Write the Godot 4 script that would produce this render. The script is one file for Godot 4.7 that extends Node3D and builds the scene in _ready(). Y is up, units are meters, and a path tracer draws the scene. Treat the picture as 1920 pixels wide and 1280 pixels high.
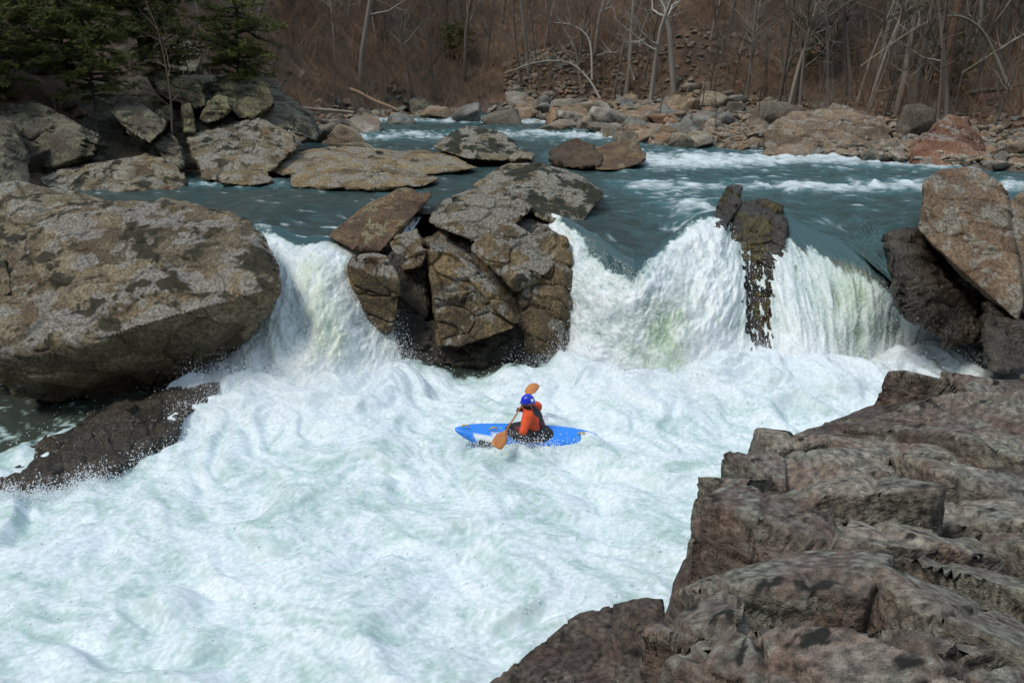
extends Node3D
# A kayaker below a double waterfall in a wooded river gorge. Units are metres, y up; the pool's surface is y = 0.

const ROCKS := [
	["great_boulder", "great rounded grey boulder with moss bands and dark undercut beside the narrow waterfall", "boulder", "", [
		["body", "left", 140, 1.00, 1.00, [Vector3(-10.74, 3.45, -18.17), Vector3(-9.18, 3.57, -19.05), Vector3(-7.35, 3.49, -19.23), Vector3(-6.36, 3.32, -18.55), Vector3(-5.40, 3.03, -17.39), Vector3(-4.67, 2.36, -16.12), Vector3(-5.25, 2.14, -15.83), Vector3(-5.97, 2.00, -15.36), Vector3(-7.28, 1.78, -14.87), Vector3(-8.37, 1.45, -14.66), Vector3(-9.59, 1.39, -14.42), Vector3(-9.89, 0.69, -14.61), Vector3(-9.66, 0.21, -14.87), Vector3(-10.43, 1.90, -15.12), Vector3(-9.51, -0.19, -16.11), Vector3(-8.01, -0.35, -16.90), Vector3(-6.69, -0.02, -17.22), Vector3(-6.18, 1.04, -17.15), Vector3(-11.56, 2.63, -20.30), Vector3(-10.11, 2.75, -21.01), Vector3(-8.43, 2.68, -21.16), Vector3(-7.56, 2.52, -20.60), Vector3(-6.72, 2.23, -19.66), Vector3(-6.09, 1.60, -18.60), Vector3(-6.63, 1.39, -18.36), Vector3(-7.32, 1.24, -17.98), Vector3(-8.55, 1.03, -17.57), Vector3(-9.57, 0.72, -17.38), Vector3(-10.72, 0.65, -17.19), Vector3(-10.96, 0.02, -17.32), Vector3(-10.72, -0.41, -17.51), Vector3(-11.45, 1.15, -17.78), Vector3(-10.49, -0.72, -18.51), Vector3(-9.08, -0.83, -19.14), Vector3(-7.87, -0.52, -19.42), Vector3(-7.42, 0.43, -19.39)]],
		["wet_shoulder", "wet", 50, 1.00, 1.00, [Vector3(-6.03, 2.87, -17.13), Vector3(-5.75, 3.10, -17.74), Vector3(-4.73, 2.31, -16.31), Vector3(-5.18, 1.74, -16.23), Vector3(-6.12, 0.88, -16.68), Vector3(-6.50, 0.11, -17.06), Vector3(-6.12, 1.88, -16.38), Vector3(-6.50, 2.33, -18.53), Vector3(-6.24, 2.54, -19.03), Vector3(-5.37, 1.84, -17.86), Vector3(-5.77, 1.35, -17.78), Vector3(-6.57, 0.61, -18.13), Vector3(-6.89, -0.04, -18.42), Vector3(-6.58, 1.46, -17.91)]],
	]],
	["mossy_boulder", "pale cracked boulder with dark moss seams behind the great rounded boulder", "boulder", "", [
		["block", "pale", 56, 1.00, 1.00, [Vector3(-13.94, 3.84, -20.72), Vector3(-12.46, 3.68, -21.20), Vector3(-11.34, 3.58, -21.16), Vector3(-10.22, 3.36, -20.56), Vector3(-10.53, 3.05, -18.67), Vector3(-10.80, 2.63, -17.68), Vector3(-10.89, 1.93, -16.61), Vector3(-11.70, 1.93, -16.61), Vector3(-14.78, 3.39, -22.42), Vector3(-13.45, 3.26, -22.80), Vector3(-12.47, 3.17, -22.77), Vector3(-11.51, 2.97, -22.28), Vector3(-11.85, 2.67, -20.75), Vector3(-12.14, 2.29, -19.95), Vector3(-12.26, 1.65, -19.06), Vector3(-12.98, 1.65, -19.06)]],
		["block", "pale", 40, 1.00, 1.00, [Vector3(-12.20, 2.83, -17.33), Vector3(-10.96, 2.78, -17.00), Vector3(-10.35, 2.06, -16.12), Vector3(-10.39, 1.28, -15.65), Vector3(-11.22, 0.66, -15.44), Vector3(-12.99, 2.31, -18.59), Vector3(-11.93, 2.27, -18.33), Vector3(-11.43, 1.64, -17.61), Vector3(-11.47, 0.95, -17.21), Vector3(-12.19, 0.40, -17.03)]],
	]],
	["wet_ledge", "low dark wet ledge under the undercut of the great boulder", "boulder", "", [
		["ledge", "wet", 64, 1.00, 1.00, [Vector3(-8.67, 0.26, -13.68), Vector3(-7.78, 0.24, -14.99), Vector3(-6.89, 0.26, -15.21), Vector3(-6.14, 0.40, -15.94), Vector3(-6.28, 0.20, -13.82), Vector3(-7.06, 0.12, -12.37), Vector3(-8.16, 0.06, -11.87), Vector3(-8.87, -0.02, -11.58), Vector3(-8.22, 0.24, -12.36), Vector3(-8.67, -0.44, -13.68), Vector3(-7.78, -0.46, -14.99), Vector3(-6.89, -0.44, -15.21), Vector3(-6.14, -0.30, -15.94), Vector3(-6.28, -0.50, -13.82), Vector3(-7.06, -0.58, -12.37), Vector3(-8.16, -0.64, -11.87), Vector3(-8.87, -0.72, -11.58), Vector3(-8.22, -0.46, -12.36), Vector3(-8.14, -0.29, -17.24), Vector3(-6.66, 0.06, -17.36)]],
	]],
	["central_crag", "tall fractured crag of stacked blocks with a mossy cap between the two waterfalls", "boulder", "", [
		["cap", "mosscap", 80, 1.00, 1.00, [Vector3(-0.37, 3.94, -23.39), Vector3(0.31, 4.14, -24.09), Vector3(0.98, 4.11, -24.08), Vector3(1.72, 3.91, -23.38), Vector3(2.56, 3.55, -22.00), Vector3(2.04, 3.34, -21.29), Vector3(1.73, 2.99, -20.33), Vector3(1.20, 2.98, -19.91), Vector3(0.48, 3.24, -19.99), Vector3(0.00, 3.63, -21.81), Vector3(-1.35, 3.62, -22.44), Vector3(-0.14, 3.58, -25.66), Vector3(0.47, 3.76, -26.23), Vector3(1.05, 3.74, -26.22), Vector3(1.71, 3.55, -25.66), Vector3(2.47, 3.22, -24.53), Vector3(2.01, 3.02, -23.96), Vector3(1.74, 2.70, -23.18), Vector3(1.27, 2.69, -22.84), Vector3(0.62, 2.91, -22.91), Vector3(0.19, 3.29, -24.39), Vector3(-1.01, 3.29, -24.89)]],
		["shoulder_block", "crag", 80, 1.00, 1.00, [Vector3(-1.57, 3.54, -21.36), Vector3(-0.55, 3.74, -22.06), Vector3(0.25, 3.59, -21.38), Vector3(0.53, 3.29, -20.01), Vector3(0.00, 2.94, -19.26), Vector3(-0.76, 2.53, -18.71), Vector3(-1.78, 2.81, -19.22), Vector3(-2.11, 2.94, -19.69), Vector3(-2.11, 3.15, -20.39), Vector3(-1.61, 3.10, -23.65), Vector3(-0.69, 3.29, -24.22), Vector3(0.03, 3.15, -23.66), Vector3(0.28, 2.86, -22.56), Vector3(-0.20, 2.54, -21.94), Vector3(-0.89, 2.16, -21.48), Vector3(-1.81, 2.42, -21.90), Vector3(-2.11, 2.55, -22.28), Vector3(-2.10, 2.74, -22.85)]],
		["pyramid_block", "crag", 72, 1.00, 1.00, [Vector3(-0.27, 3.32, -19.49), Vector3(1.03, 2.73, -18.67), Vector3(1.07, 2.36, -18.33), Vector3(0.44, 2.01, -17.69), Vector3(-0.08, 1.92, -17.55), Vector3(-0.79, 2.33, -18.01), Vector3(-1.13, 2.68, -18.54), Vector3(-0.24, 2.72, -21.75), Vector3(0.94, 2.18, -21.07), Vector3(0.98, 1.83, -20.78), Vector3(0.41, 1.50, -20.25), Vector3(-0.07, 1.42, -20.14), Vector3(-0.70, 1.80, -20.52), Vector3(-1.01, 2.13, -20.96)]],
		["side_column", "crag", 72, 1.00, 1.00, [Vector3(0.53, 3.22, -19.78), Vector3(1.33, 2.84, -19.02), Vector3(1.53, 2.36, -18.44), Vector3(1.39, 1.89, -18.07), Vector3(1.24, 0.39, -17.25), Vector3(0.31, 0.28, -17.43), Vector3(0.10, 1.35, -17.57), Vector3(0.49, 1.94, -17.98), Vector3(0.67, 2.47, -21.94), Vector3(1.40, 2.13, -21.32), Vector3(1.58, 1.68, -20.83), Vector3(1.46, 1.25, -20.52), Vector3(1.33, -0.13, -19.81), Vector3(0.48, -0.22, -19.95), Vector3(0.28, 0.75, -20.10), Vector3(0.64, 1.29, -20.45)]],
		["front_slab", "crag", 96, 1.00, 1.00, [Vector3(-2.29, 2.98, -19.17), Vector3(-1.93, 2.68, -17.80), Vector3(-0.88, 2.50, -17.54), Vector3(0.16, 1.63, -16.82), Vector3(0.23, 1.38, -16.69), Vector3(-0.26, 0.93, -16.70), Vector3(-1.80, 0.62, -16.80), Vector3(-1.96, 1.75, -17.28), Vector3(-2.32, 2.25, -21.28), Vector3(-2.01, 1.95, -20.16), Vector3(-1.05, 1.79, -19.94), Vector3(-0.10, 0.98, -19.33), Vector3(-0.04, 0.75, -19.22), Vector3(-0.48, 0.35, -19.21), Vector3(-1.89, 0.07, -19.28), Vector3(-2.03, 1.10, -19.71)]],
		["saddle_block", "crag", 48, 1.00, 1.00, [Vector3(-2.87, 2.78, -19.00), Vector3(-2.29, 2.97, -19.38), Vector3(-1.90, 2.64, -18.21), Vector3(-1.95, 2.33, -17.90), Vector3(-2.55, 2.25, -17.98), Vector3(-2.85, 2.56, -18.61), Vector3(-2.99, 2.45, -20.39), Vector3(-2.49, 2.62, -20.69), Vector3(-2.16, 2.32, -19.75), Vector3(-2.21, 2.05, -19.49), Vector3(-2.73, 1.98, -19.55), Vector3(-2.98, 2.25, -20.07)]],
		["sloping_slab", "crag", 48, 0.60, 1.00, [Vector3(-1.56, 2.52, -17.65), Vector3(-0.89, 2.49, -17.59), Vector3(0.19, 1.61, -16.71), Vector3(0.14, 1.36, -16.68), Vector3(-0.23, 1.41, -16.75), Vector3(-0.94, 1.97, -17.15), Vector3(-1.45, 2.12, -18.71), Vector3(-0.87, 2.10, -18.66), Vector3(0.04, 1.34, -17.94), Vector3(0.00, 1.12, -17.91), Vector3(-0.32, 1.16, -17.97), Vector3(-0.92, 1.64, -18.30)]],
		["wedge_block", "crag", 64, 1.00, 1.00, [Vector3(-3.58, 2.83, -17.65), Vector3(-2.85, 2.71, -17.82), Vector3(-2.47, 2.35, -17.06), Vector3(-2.51, 1.55, -16.90), Vector3(-2.65, 0.90, -17.00), Vector3(-3.29, 1.38, -17.16), Vector3(-3.85, 2.45, -17.31), Vector3(-3.86, 2.24, -19.54), Vector3(-3.20, 2.14, -19.67), Vector3(-2.88, 1.80, -19.05), Vector3(-2.91, 1.09, -18.90), Vector3(-3.03, 0.52, -18.96), Vector3(-3.60, 0.95, -19.11), Vector3(-4.10, 1.90, -19.25)]],
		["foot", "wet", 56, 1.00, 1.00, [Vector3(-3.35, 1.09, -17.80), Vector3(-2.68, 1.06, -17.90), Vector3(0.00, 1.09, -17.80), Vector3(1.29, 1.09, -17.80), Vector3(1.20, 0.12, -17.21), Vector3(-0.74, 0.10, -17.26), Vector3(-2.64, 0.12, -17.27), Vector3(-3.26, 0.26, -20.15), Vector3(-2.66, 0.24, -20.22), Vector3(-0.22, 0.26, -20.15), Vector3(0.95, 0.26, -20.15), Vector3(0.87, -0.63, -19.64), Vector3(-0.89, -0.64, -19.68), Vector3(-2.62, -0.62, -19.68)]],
		["core", "crag", 48, 1.00, 1.00, [Vector3(-2.50, 2.58, -20.09), Vector3(-1.39, 3.01, -20.76), Vector3(-0.28, 3.10, -20.69), Vector3(1.32, 2.80, -20.06), Vector3(1.43, 1.40, -18.54), Vector3(1.31, 0.19, -17.82), Vector3(-2.83, 0.01, -18.18), Vector3(-3.07, 1.98, -19.15), Vector3(-2.42, 1.94, -22.42), Vector3(-1.41, 2.34, -22.98), Vector3(-0.42, 2.41, -22.92), Vector3(1.02, 2.13, -22.40), Vector3(1.13, 0.85, -21.13), Vector3(1.02, -0.26, -20.51), Vector3(-2.73, -0.41, -20.80), Vector3(-2.94, 1.38, -21.65)]],
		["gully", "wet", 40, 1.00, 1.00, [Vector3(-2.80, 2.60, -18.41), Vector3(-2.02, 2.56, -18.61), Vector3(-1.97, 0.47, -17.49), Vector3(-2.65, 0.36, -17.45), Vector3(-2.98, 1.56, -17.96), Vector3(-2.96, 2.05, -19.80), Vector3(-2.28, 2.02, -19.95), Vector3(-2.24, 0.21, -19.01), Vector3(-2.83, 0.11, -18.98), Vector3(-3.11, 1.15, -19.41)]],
	]],
	["brown_boulder", "smooth brown boulder with a dark wet base beside the mossy-capped crag", "boulder", "", [
		["body", "brown", 64, 1.00, 1.00, [Vector3(-4.44, 2.77, -19.42), Vector3(-4.27, 2.96, -19.90), Vector3(-3.64, 3.34, -21.08), Vector3(-2.87, 3.51, -21.77), Vector3(-2.20, 3.47, -21.55), Vector3(-2.20, 3.29, -20.86), Vector3(-2.77, 2.77, -19.42), Vector3(-3.29, 2.52, -18.70), Vector3(-3.97, 2.66, -18.96), Vector3(-4.53, 2.54, -21.06), Vector3(-4.38, 2.71, -21.45), Vector3(-3.83, 3.05, -22.41), Vector3(-3.16, 3.20, -22.96), Vector3(-2.59, 3.16, -22.78), Vector3(-2.60, 3.00, -22.22), Vector3(-3.09, 2.54, -21.06), Vector3(-3.55, 2.32, -20.48), Vector3(-4.13, 2.45, -20.69)]],
	]],
	["rock_shelf", "long flat tan rock shelf lying across the calm water", "boulder", "", [
		["lower_ledge", "tan", 64, 1.00, 1.00, [Vector3(-7.03, 3.21, -25.68), Vector3(-7.22, 3.43, -26.80), Vector3(-5.36, 3.52, -27.26), Vector3(-2.93, 3.47, -27.03), Vector3(-2.13, 3.27, -26.12), Vector3(-2.58, 3.15, -25.23), Vector3(-5.29, 3.10, -25.01), Vector3(-6.73, 3.10, -25.22), Vector3(-6.99, 3.03, -27.27), Vector3(-7.14, 3.22, -28.17), Vector3(-5.57, 3.30, -28.54), Vector3(-3.51, 3.26, -28.36), Vector3(-2.84, 3.08, -27.62), Vector3(-3.23, 2.98, -26.91), Vector3(-5.53, 2.93, -26.73), Vector3(-6.75, 2.94, -26.90)]],
		["upper_ledge", "tan", 72, 1.00, 1.00, [Vector3(-8.37, 3.46, -28.08), Vector3(-8.16, 3.71, -31.33), Vector3(-6.74, 3.78, -32.40), Vector3(-4.93, 3.62, -31.51), Vector3(-2.16, 3.62, -31.51), Vector3(-1.03, 3.29, -28.66), Vector3(-1.99, 3.20, -27.57), Vector3(-4.71, 3.20, -27.57), Vector3(-7.43, 3.20, -27.57), Vector3(-8.26, 3.24, -30.42), Vector3(-8.04, 3.47, -33.02), Vector3(-6.82, 3.54, -33.89), Vector3(-5.28, 3.39, -33.16), Vector3(-2.92, 3.39, -33.16), Vector3(-1.97, 3.10, -30.87), Vector3(-2.79, 3.01, -30.00), Vector3(-5.13, 3.01, -30.00), Vector3(-7.47, 3.01, -30.00)]],
		["hump", "tan", 40, 1.00, 1.00, [Vector3(-6.96, 3.57, -29.59), Vector3(-5.97, 3.81, -32.83), Vector3(-4.13, 3.51, -30.10), Vector3(-5.58, 3.34, -27.41), Vector3(-7.16, 3.36, -31.71), Vector3(-6.29, 3.58, -34.31), Vector3(-4.74, 3.32, -32.12), Vector3(-6.00, 3.16, -29.95)]],
	]],
	["lichen_boulder", "domed lichen-spotted boulder with a mossy crest standing upstream of the crag", "boulder", "", [
		["dome", "mosscap", 72, 1.00, 1.00, [Vector3(-3.25, 3.63, -32.25), Vector3(-2.58, 4.20, -33.49), Vector3(-1.90, 4.53, -34.66), Vector3(-0.69, 4.42, -34.62), Vector3(0.20, 3.93, -33.40), Vector3(0.25, 3.55, -32.22), Vector3(-0.48, 3.29, -30.55), Vector3(-1.54, 3.34, -30.15), Vector3(-2.68, 3.58, -31.07), Vector3(-3.16, 3.40, -35.37), Vector3(-2.56, 3.90, -36.38), Vector3(-1.96, 4.20, -37.32), Vector3(-0.91, 4.11, -37.29), Vector3(-0.14, 3.67, -36.30), Vector3(-0.09, 3.33, -35.35), Vector3(-0.73, 3.09, -34.00), Vector3(-1.66, 3.13, -33.67), Vector3(-2.66, 3.35, -34.42)]],
		["annex", "tan", 28, 1.00, 1.00, [Vector3(-0.20, 3.52, -30.84), Vector3(0.34, 3.73, -32.28), Vector3(0.89, 3.56, -31.70), Vector3(0.80, 3.46, -30.61), Vector3(0.00, 3.39, -30.38), Vector3(-0.09, 3.38, -32.44), Vector3(0.36, 3.56, -33.59), Vector3(0.82, 3.41, -33.12), Vector3(0.75, 3.33, -32.25), Vector3(0.08, 3.26, -32.06)]],
	]],
	["dark_boulder", "long dark brown boulder with split top in midstream", "boulder", "", [
		["near_block", "dark", 56, 1.00, 1.00, [Vector3(1.41, 3.44, -30.81), Vector3(1.49, 3.66, -31.73), Vector3(2.41, 4.09, -32.93), Vector3(3.20, 3.94, -32.46), Vector3(3.42, 3.44, -30.81), Vector3(2.93, 3.24, -29.80), Vector3(2.09, 3.28, -29.81), Vector3(1.74, 3.22, -33.44), Vector3(1.81, 3.41, -34.18), Vector3(2.60, 3.79, -35.15), Vector3(3.29, 3.66, -34.77), Vector3(3.49, 3.22, -33.44), Vector3(3.07, 3.04, -32.62), Vector3(2.34, 3.07, -32.63)]],
		["far_block", "brown", 56, 1.00, 1.00, [Vector3(2.58, 3.56, -31.70), Vector3(3.35, 3.87, -32.85), Vector3(4.93, 3.89, -32.86), Vector3(5.14, 3.48, -31.25), Vector3(4.14, 3.23, -29.90), Vector3(2.96, 3.21, -30.10), Vector3(3.07, 3.32, -34.20), Vector3(3.72, 3.59, -35.14), Vector3(5.08, 3.61, -35.14), Vector3(5.28, 3.25, -33.84), Vector3(4.42, 3.02, -32.75), Vector3(3.40, 3.00, -32.92)]],
	]],
	["riverside_boulder", "huge pinkish boulder with a black mossy front on the cobble bank", "boulder", "", [
		["body", "bank", 88, 1.00, 1.00, [Vector3(10.67, 3.39, -35.01), Vector3(11.22, 4.24, -36.14), Vector3(12.68, 4.77, -37.90), Vector3(15.34, 5.03, -38.51), Vector3(16.45, 4.75, -37.89), Vector3(16.99, 4.41, -37.25), Vector3(16.70, 3.41, -35.44), Vector3(15.62, 3.21, -34.74), Vector3(10.84, 3.19, -34.52), Vector3(12.50, 3.21, -38.87), Vector3(12.97, 3.97, -39.80), Vector3(14.20, 4.44, -41.22), Vector3(16.53, 4.67, -41.72), Vector3(17.51, 4.42, -41.22), Vector3(18.01, 4.12, -40.69), Vector3(17.80, 3.24, -39.22), Vector3(16.87, 3.06, -38.65), Vector3(12.66, 3.03, -38.48)]],
	]],
	["red_boulder", "wedge shaped rusty red boulder at the water's edge", "boulder", "", [
		["body", "red", 64, 1.00, 1.00, [Vector3(15.26, 3.19, -31.36), Vector3(16.01, 4.06, -32.50), Vector3(18.13, 4.91, -34.26), Vector3(18.57, 4.93, -34.26), Vector3(18.62, 4.20, -33.39), Vector3(18.63, 3.70, -32.17), Vector3(18.12, 3.25, -31.17), Vector3(17.13, 3.18, -30.73), Vector3(16.98, 3.08, -34.14), Vector3(17.61, 3.84, -35.06), Vector3(19.39, 4.58, -36.49), Vector3(19.77, 4.60, -36.50), Vector3(19.83, 3.97, -35.78), Vector3(19.88, 3.53, -34.79), Vector3(19.47, 3.13, -33.98), Vector3(18.63, 3.07, -33.62)]],
	]],
	["pale_boulder", "pale upright boulder dotted with round lichen beside the wide waterfall", "boulder", "", [
		["body", "lichen", 120, 1.00, 1.00, [Vector3(9.67, 4.10, -18.81), Vector3(10.24, 4.30, -19.51), Vector3(11.20, 4.36, -19.95), Vector3(11.55, 4.28, -19.71), Vector3(11.48, 3.91, -18.74), Vector3(10.85, 3.09, -17.20), Vector3(10.86, 2.04, -16.22), Vector3(10.47, 1.69, -15.68), Vector3(10.06, 2.02, -16.21), Vector3(9.79, 2.50, -16.80), Vector3(9.35, 2.82, -17.32), Vector3(9.02, 3.22, -17.67), Vector3(9.24, 3.53, -17.98), Vector3(11.12, 3.57, -21.13), Vector3(11.60, 3.76, -21.70), Vector3(12.45, 3.82, -22.05), Vector3(12.78, 3.75, -21.86), Vector3(12.77, 3.40, -21.07), Vector3(12.27, 2.63, -19.80), Vector3(12.33, 1.65, -18.97), Vector3(12.00, 1.31, -18.52), Vector3(11.59, 1.63, -18.96), Vector3(11.32, 2.08, -19.45), Vector3(10.89, 2.38, -19.89), Vector3(10.57, 2.76, -20.18), Vector3(10.76, 3.04, -20.45)]],
		["side_block", "lichen", 56, 1.00, 1.00, [Vector3(11.53, 3.74, -18.68), Vector3(12.29, 3.92, -19.17), Vector3(13.39, 3.68, -18.67), Vector3(11.95, 1.67, -15.89), Vector3(10.68, 1.67, -15.89), Vector3(11.01, 2.83, -17.33), Vector3(13.16, 3.17, -20.97), Vector3(13.82, 3.34, -21.36), Vector3(14.85, 3.12, -20.95), Vector3(13.69, 1.24, -18.64), Vector3(12.52, 1.24, -18.64), Vector3(12.75, 2.32, -19.84)]],
	]],
	["shadowed_ledge", "black wet ledge in the hollow below the pale upright boulder", "boulder", "", [
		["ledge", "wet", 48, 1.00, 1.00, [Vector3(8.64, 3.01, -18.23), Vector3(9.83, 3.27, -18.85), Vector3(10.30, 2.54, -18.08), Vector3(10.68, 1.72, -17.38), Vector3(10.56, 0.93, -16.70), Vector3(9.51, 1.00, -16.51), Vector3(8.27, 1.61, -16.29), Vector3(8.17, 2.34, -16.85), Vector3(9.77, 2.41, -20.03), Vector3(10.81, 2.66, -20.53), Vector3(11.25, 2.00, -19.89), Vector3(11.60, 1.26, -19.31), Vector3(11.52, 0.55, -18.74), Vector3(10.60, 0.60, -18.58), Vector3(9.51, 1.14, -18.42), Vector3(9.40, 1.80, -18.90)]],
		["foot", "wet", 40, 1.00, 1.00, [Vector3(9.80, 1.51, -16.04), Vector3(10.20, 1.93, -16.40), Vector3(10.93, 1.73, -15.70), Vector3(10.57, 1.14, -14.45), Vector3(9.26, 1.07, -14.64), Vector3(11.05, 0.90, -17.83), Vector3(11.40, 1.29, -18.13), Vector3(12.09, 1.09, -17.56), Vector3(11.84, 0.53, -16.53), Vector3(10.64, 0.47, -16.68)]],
	]],
	["fall_rock", "narrow mossy rock splitting the lip of the wide waterfall", "boulder", "", [
		["body", "wetmoss", 44, 1.00, 1.00, [Vector3(4.99, 2.76, -19.83), Vector3(5.35, 3.27, -20.96), Vector3(5.90, 3.64, -21.82), Vector3(6.25, 3.62, -21.81), Vector3(6.02, 3.26, -20.95), Vector3(5.60, 3.10, -20.26), Vector3(5.20, 2.72, -19.72), Vector3(5.42, 2.63, -21.21), Vector3(5.71, 3.07, -22.12), Vector3(6.17, 3.39, -22.82), Vector3(6.47, 3.37, -22.81), Vector3(6.28, 3.06, -22.12), Vector3(5.94, 2.92, -21.56), Vector3(5.60, 2.60, -21.12)]],
	]],
	["fall_hump", "dark wet hump with a yellow moss tuft under the thin veil of water", "boulder", "", [
		["body", "wetmoss", 72, 1.00, 1.00, [Vector3(5.71, 3.10, -20.48), Vector3(6.13, 3.29, -21.06), Vector3(6.67, 3.43, -21.43), Vector3(7.08, 3.31, -21.07), Vector3(7.17, 3.09, -20.58), Vector3(6.78, 2.37, -19.49), Vector3(6.44, 1.43, -18.44), Vector3(6.12, 0.36, -17.45), Vector3(5.40, 0.36, -17.45), Vector3(5.42, 1.43, -18.44), Vector3(5.46, 2.37, -19.49), Vector3(6.24, 2.66, -21.79), Vector3(6.59, 2.83, -22.27), Vector3(7.05, 2.95, -22.56), Vector3(7.41, 2.85, -22.27), Vector3(7.49, 2.65, -21.87), Vector3(7.18, 2.02, -20.99), Vector3(6.90, 1.20, -20.12), Vector3(6.63, 0.27, -19.31), Vector3(6.01, 0.27, -19.31), Vector3(6.02, 1.20, -20.12), Vector3(6.04, 2.02, -20.99)]],
	]],
	["bedrock_outcrop", "broad pinkish grey bedrock outcrop pitted with dark moss overlooking the pool", "bedrock", "", [
		["joint_block", "nearpale", 40, 1.00, 1.00, [Vector3(2.97, 3.86, -3.95), Vector3(2.70, 3.65, -4.57), Vector3(2.89, 3.56, -4.77), Vector3(4.00, 3.81, -4.27), Vector3(4.19, 3.89, -4.04), Vector3(4.12, 3.92, -3.94), Vector3(3.33, 3.89, -3.76), Vector3(2.96, 2.36, -3.94), Vector3(2.68, 2.15, -4.58), Vector3(2.87, 2.06, -4.80), Vector3(4.04, 2.31, -4.27), Vector3(4.23, 2.39, -4.04), Vector3(4.17, 2.42, -3.92), Vector3(3.33, 2.39, -3.73)]],
		["joint_block", "nearpale", 36, 1.00, 1.00, [Vector3(5.49, 3.63, -3.90), Vector3(5.44, 3.66, -3.81), Vector3(4.53, 3.76, -3.99), Vector3(5.42, 3.46, -4.56), Vector3(5.50, 2.13, -3.90), Vector3(5.45, 2.16, -3.80), Vector3(4.49, 2.26, -3.99), Vector3(5.43, 1.96, -4.59)]],
		["joint_block", "near", 36, 1.00, 1.00, [Vector3(6.76, 3.32, -6.76), Vector3(6.68, 3.33, -6.51), Vector3(5.52, 3.21, -6.74), Vector3(5.36, 3.21, -6.93), Vector3(5.45, 3.23, -7.32), Vector3(6.78, 1.82, -6.76), Vector3(6.70, 1.83, -6.50), Vector3(5.48, 1.71, -6.74), Vector3(5.31, 1.71, -6.93), Vector3(5.40, 1.73, -7.34)]],
		["joint_block", "near", 36, 1.00, 1.00, [Vector3(6.14, 3.22, -9.06), Vector3(7.60, 2.84, -9.11), Vector3(7.30, 3.08, -8.20), Vector3(6.25, 3.34, -8.27), Vector3(6.08, 3.24, -9.05), Vector3(6.14, 1.72, -9.06), Vector3(7.68, 1.34, -9.12), Vector3(7.36, 1.58, -8.16), Vector3(6.25, 1.84, -8.24), Vector3(6.08, 1.74, -9.05)]],
		["joint_block", "near", 36, 1.00, 1.00, [Vector3(6.04, 3.34, -5.04), Vector3(5.97, 3.37, -4.91), Vector3(5.42, 3.51, -4.57), Vector3(5.10, 3.52, -4.90), Vector3(5.37, 3.32, -5.70), Vector3(5.52, 3.30, -5.72), Vector3(6.05, 1.84, -5.04), Vector3(5.98, 1.87, -4.90), Vector3(5.41, 2.01, -4.54), Vector3(5.06, 2.02, -4.89), Vector3(5.35, 1.82, -5.73), Vector3(5.51, 1.80, -5.75)]],
		["joint_block", "nearpale", 36, 1.00, 1.00, [Vector3(4.44, 3.47, -5.15), Vector3(4.02, 3.58, -5.02), Vector3(3.25, 3.55, -5.40), Vector3(3.25, 3.42, -6.08), Vector3(3.95, 3.33, -6.06), Vector3(4.47, 1.97, -5.13), Vector3(4.03, 2.08, -5.00), Vector3(3.23, 2.05, -5.39), Vector3(3.23, 1.92, -6.11), Vector3(3.96, 1.83, -6.09)]],
		["joint_block", "nearpale", 36, 1.00, 1.00, [Vector3(3.95, 3.40, -6.07), Vector3(3.25, 3.40, -6.08), Vector3(3.00, 3.43, -6.22), Vector3(2.74, 3.30, -7.10), Vector3(4.10, 3.31, -6.63), Vector3(4.18, 3.33, -6.28), Vector3(3.99, 1.90, -6.04), Vector3(3.25, 1.90, -6.06), Vector3(2.99, 1.93, -6.20), Vector3(2.71, 1.80, -7.12), Vector3(4.14, 1.81, -6.63), Vector3(4.22, 1.83, -6.26)]],
		["joint_block", "nearpale", 45, 1.00, 1.00, [Vector3(2.14, 4.36, -2.82), Vector3(1.60, 4.40, -2.59), Vector3(1.04, 3.99, -2.94), Vector3(1.17, 3.70, -3.54), Vector3(1.72, 3.96, -3.41), Vector3(2.17, 2.86, -2.81), Vector3(1.61, 2.90, -2.57), Vector3(1.02, 2.49, -2.93), Vector3(1.15, 2.20, -3.56), Vector3(1.73, 2.46, -3.42)]],
		["joint_block", "nearpale", 36, 1.00, 1.00, [Vector3(3.70, 4.01, -2.34), Vector3(2.89, 4.01, -2.76), Vector3(2.91, 3.93, -3.14), Vector3(3.43, 3.92, -3.28), Vector3(4.00, 3.99, -2.93), Vector3(4.09, 4.01, -2.52), Vector3(3.72, 2.51, -2.31), Vector3(2.87, 2.51, -2.76), Vector3(2.88, 2.43, -3.16), Vector3(3.42, 2.42, -3.30), Vector3(4.03, 2.49, -2.93), Vector3(4.12, 2.51, -2.50)]],
		["joint_block", "near", 36, 1.00, 1.00, [Vector3(1.88, 3.84, -4.11), Vector3(1.18, 3.71, -4.73), Vector3(1.19, 3.72, -4.80), Vector3(1.61, 3.74, -5.04), Vector3(2.06, 3.78, -4.60), Vector3(1.89, 2.34, -4.09), Vector3(1.16, 2.21, -4.73), Vector3(1.17, 2.22, -4.81), Vector3(1.62, 2.24, -5.06), Vector3(2.09, 2.28, -4.60)]],
		["joint_block", "near", 39, 1.00, 1.00, [Vector3(1.72, 4.02, -3.41), Vector3(1.16, 3.89, -3.54), Vector3(0.98, 3.65, -4.10), Vector3(1.00, 3.63, -4.14), Vector3(1.88, 3.81, -4.11), Vector3(2.13, 3.94, -3.83), Vector3(2.13, 3.95, -3.81), Vector3(1.74, 2.52, -3.39), Vector3(1.15, 2.39, -3.53), Vector3(0.95, 2.15, -4.11), Vector3(0.98, 2.13, -4.15), Vector3(1.90, 2.31, -4.12), Vector3(2.16, 2.44, -3.83), Vector3(2.17, 2.45, -3.81)]],
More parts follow.
